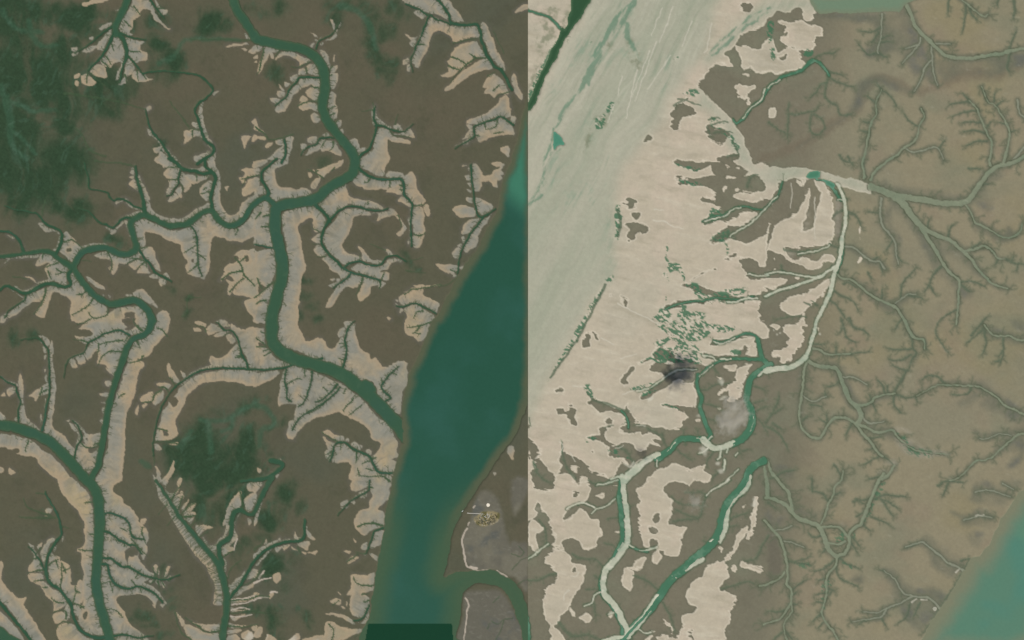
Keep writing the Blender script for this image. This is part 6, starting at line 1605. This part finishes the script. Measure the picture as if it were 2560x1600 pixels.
for i in range(13):
    f_ = i / 12.0
    x = jp[0][0] + f_ * (jp[-1][0] - jp[0][0])
    y = float(np.interp(x, [p[0] for p in jp], [p[1] for p in jp]))
    for sy in (-0.78, 0.78):
        if first is None:
            first = o = mesh_obj('post', *post_mesh(), tim, jet)
        else:
            o = first.copy(); COL.objects.link(o); o.parent = jet
        o.location = (x - PW / 2, PH / 2 - y + sy, 0)

# boat lying off the jetty head
boat = empty('cargo_boat', (1156 - PW / 2, PH / 2 - 1278, 0), math.radians(35))
mark(boat, None, 'small white boat lying on the river off the head of the jetty', 'boat')
wp = plain_material('white_paint', (0.74, 0.75, 0.72), 0.45, 2.0, 0.08)
v, fc = [], []
prof = [(-2.4, 0.55), (-1.4, 0.75), (0.2, 0.8), (1.5, 0.55), (2.6, 0.06)]
for x, w in prof:
    v += [(x, -w, 0.55), (x, -w * 0.7, -0.15), (x, w * 0.7, -0.15), (x, w, 0.55), (x, w * 0.82, 0.4), (x, -w * 0.82, 0.4)]
for i in range(len(prof) - 1):
    a, b = i * 6, i * 6 + 6
    fc += [(a + j, b + j, b + (j + 1) % 6, a + (j + 1) % 6) for j in range(6)]
fc += [(0, 1, 2, 3, 4, 5), tuple(len(v) - 1 - j for j in range(6))]
mesh_obj('hull', v, fc, wp, boat)
def box(name, x0, x1, y0, y1, z0, z1, mat, parent):
    v = [(x0, y0, z0), (x1, y0, z0), (x1, y1, z0), (x0, y1, z0), (x0, y0, z1), (x1, y0, z1), (x1, y1, z1), (x0, y1, z1)]
    return mesh_obj(name, v, [(0, 3, 2, 1), (4, 5, 6, 7), (0, 1, 5, 4), (1, 2, 6, 5), (2, 3, 7, 6), (3, 0, 4, 7)], mat, parent)
box('cabin', -1.7, -0.3, -0.42, 0.42, 0.35, 1.1, wp, boat)
box('cabin_roof', -1.85, -0.2, -0.5, 0.5, 1.1, 1.18, plain_material('roof_paint', (0.55, 0.62, 0.6), 0.5), boat)

# round pale landing grounds, raised a little above the mud
def disc(name, px, py, r, col, label):
    x, y, z = place(px, py)
    n, v = 40, []
    for k, (rad, h) in enumerate(((1.0, -0.5), (1.0, 0.18), (0.9, 0.3), (0.0, 0.34))):
        for i in range(n):
            a = 2 * math.pi * i / n
            q = r * rad * (1 + 0.04 * math.sin(3 * a + px) + 0.03 * math.sin(7 * a))
            v.append((q * math.cos(a), q * math.sin(a), h))
            if rad == 0: break
    fc = []
    for k in range(2):
        fc += [(k * n + i, k * n + (i + 1) % n, (k + 1) * n + (i + 1) % n, (k + 1) * n + i) for i in range(n)]
    fc += [(2 * n + i, 2 * n + (i + 1) % n, 3 * n) for i in range(n)]
    o = mesh_obj(name, v, fc, plain_material(name, col, 0.9, 0.6, 0.12))
    o.location = (x, y, z)
    return mark(o, 'structure', label)
disc('gravel_pad', 1220.3, 1262.5, 4.4, (0.80, 0.72, 0.58), 'bright cream round pad north of the island village')
disc('gravel_pad', 2336.8, 1522.0, 5.2, (0.36, 0.35, 0.27), 'dull beige round pad beside a creek mouth on the eastern shore')

# ------------------------------------------------------------------ thin clouds, high over the sand
def cloud(name, px, py, h, rx, ry, rz, ang, dens, seed, label, puffs=9):
    rr = random.Random(seed)
    m = bpy.data.materials.new('cloud_vapour')
    m.use_nodes = True
    nt = m.node_tree
    nt.nodes.clear()
    out = nt.nodes.new('ShaderNodeOutputMaterial')
    vol = nt.nodes.new('ShaderNodeVolumePrincipled')
    vol.inputs['Color'].default_value = (0.76, 0.73, 0.66, 1)
    vol.inputs['Anisotropy'].default_value = 0.0
    tc = nt.nodes.new('ShaderNodeTexCoord')
    ln = nt.nodes.new('ShaderNodeVectorMath'); ln.operation = 'LENGTH'
    no = nt.nodes.new('ShaderNodeTexNoise'); no.inputs['Scale'].default_value = 2.6
    no.inputs['Detail'].default_value = 5.0; no.inputs['Roughness'].default_value = 0.62
    mp = nt.nodes.new('ShaderNodeVectorMath'); mp.operation = 'ADD'
    mp.inputs[1].default_value = (seed * 3.1, seed * 1.7, seed)
    nt.links.new(tc.outputs['Object'], mp.inputs[0])
    nt.links.new(mp.outputs[0], no.inputs['Vector'])
    nt.links.new(tc.outputs['Object'], ln.inputs[0])
    fall = nt.nodes.new('ShaderNodeMapRange'); fall.interpolation_type = 'SMOOTHSTEP'
    fall.inputs['From Min'].default_value = 0.15; fall.inputs['From Max'].default_value = 1.0
    fall.inputs['To Min'].default_value = 0.62; fall.inputs['To Max'].default_value = -0.35
    nt.links.new(ln.outputs['Value'], fall.inputs['Value'])
    ad = nt.nodes.new('ShaderNodeMath'); ad.operation = 'ADD'
    sp = nt.nodes.new('ShaderNodeMath'); sp.operation = 'MULTIPLY_ADD'
    sp.inputs[1].default_value = 3.4; sp.inputs[2].default_value = -1.75
    nt.links.new(no.outputs[0], sp.inputs[0])
    nt.links.new(fall.outputs[0], ad.inputs[0]); nt.links.new(sp.outputs[0], ad.inputs[1])
    de = nt.nodes.new('ShaderNodeMapRange')
    de.inputs['From Min'].default_value = 0.08; de.inputs['From Max'].default_value = 0.95
    de.inputs['To Min'].default_value = 0.0; de.inputs['To Max'].default_value = dens
    nt.links.new(ad.outputs[0], de.inputs['Value'])
    nt.links.new(de.outputs[0], vol.inputs['Density'])
    nt.links.new(vol.outputs[0], out.inputs['Volume'])
    import bmesh
    bm = bmesh.new()
    bmesh.ops.create_icosphere(bm, subdivisions=4, radius=1.0)
    for v in bm.verts:
        p = v.co.copy()
        k = 0.93 + 0.07 * math.sin(5 * p.x + seed) * math.cos(4 * p.y - seed) + 0.04 * math.sin(9 * p.z + 7 * p.x)
        v.co = p * k
    me = bpy.data.meshes.new(name)
    bm.to_mesh(me); bm.free()
    me.materials.append(m)
    o = bpy.data.objects.new(name, me)
    COL.objects.link(o)
    o.location = (px - PW / 2, PH / 2 - py, h)
    o.scale = (rx, ry, rz)
    o.rotation_euler = (0, 0, math.radians(ang))
    return mark(o, None, label, 'cloud')
HC = 174.0
cloud('cloud', 1814, 1034, HC, 58, 80, 24, -28, 0.18, 3, 'thin bluish white cloud drifting over mud inside the creek bend')
cloud('cloud', 1724, 1240, HC, 34, 36, 16, 10, 0.06, 8, 'faint small wisp of cloud over mud south of the creek bend')
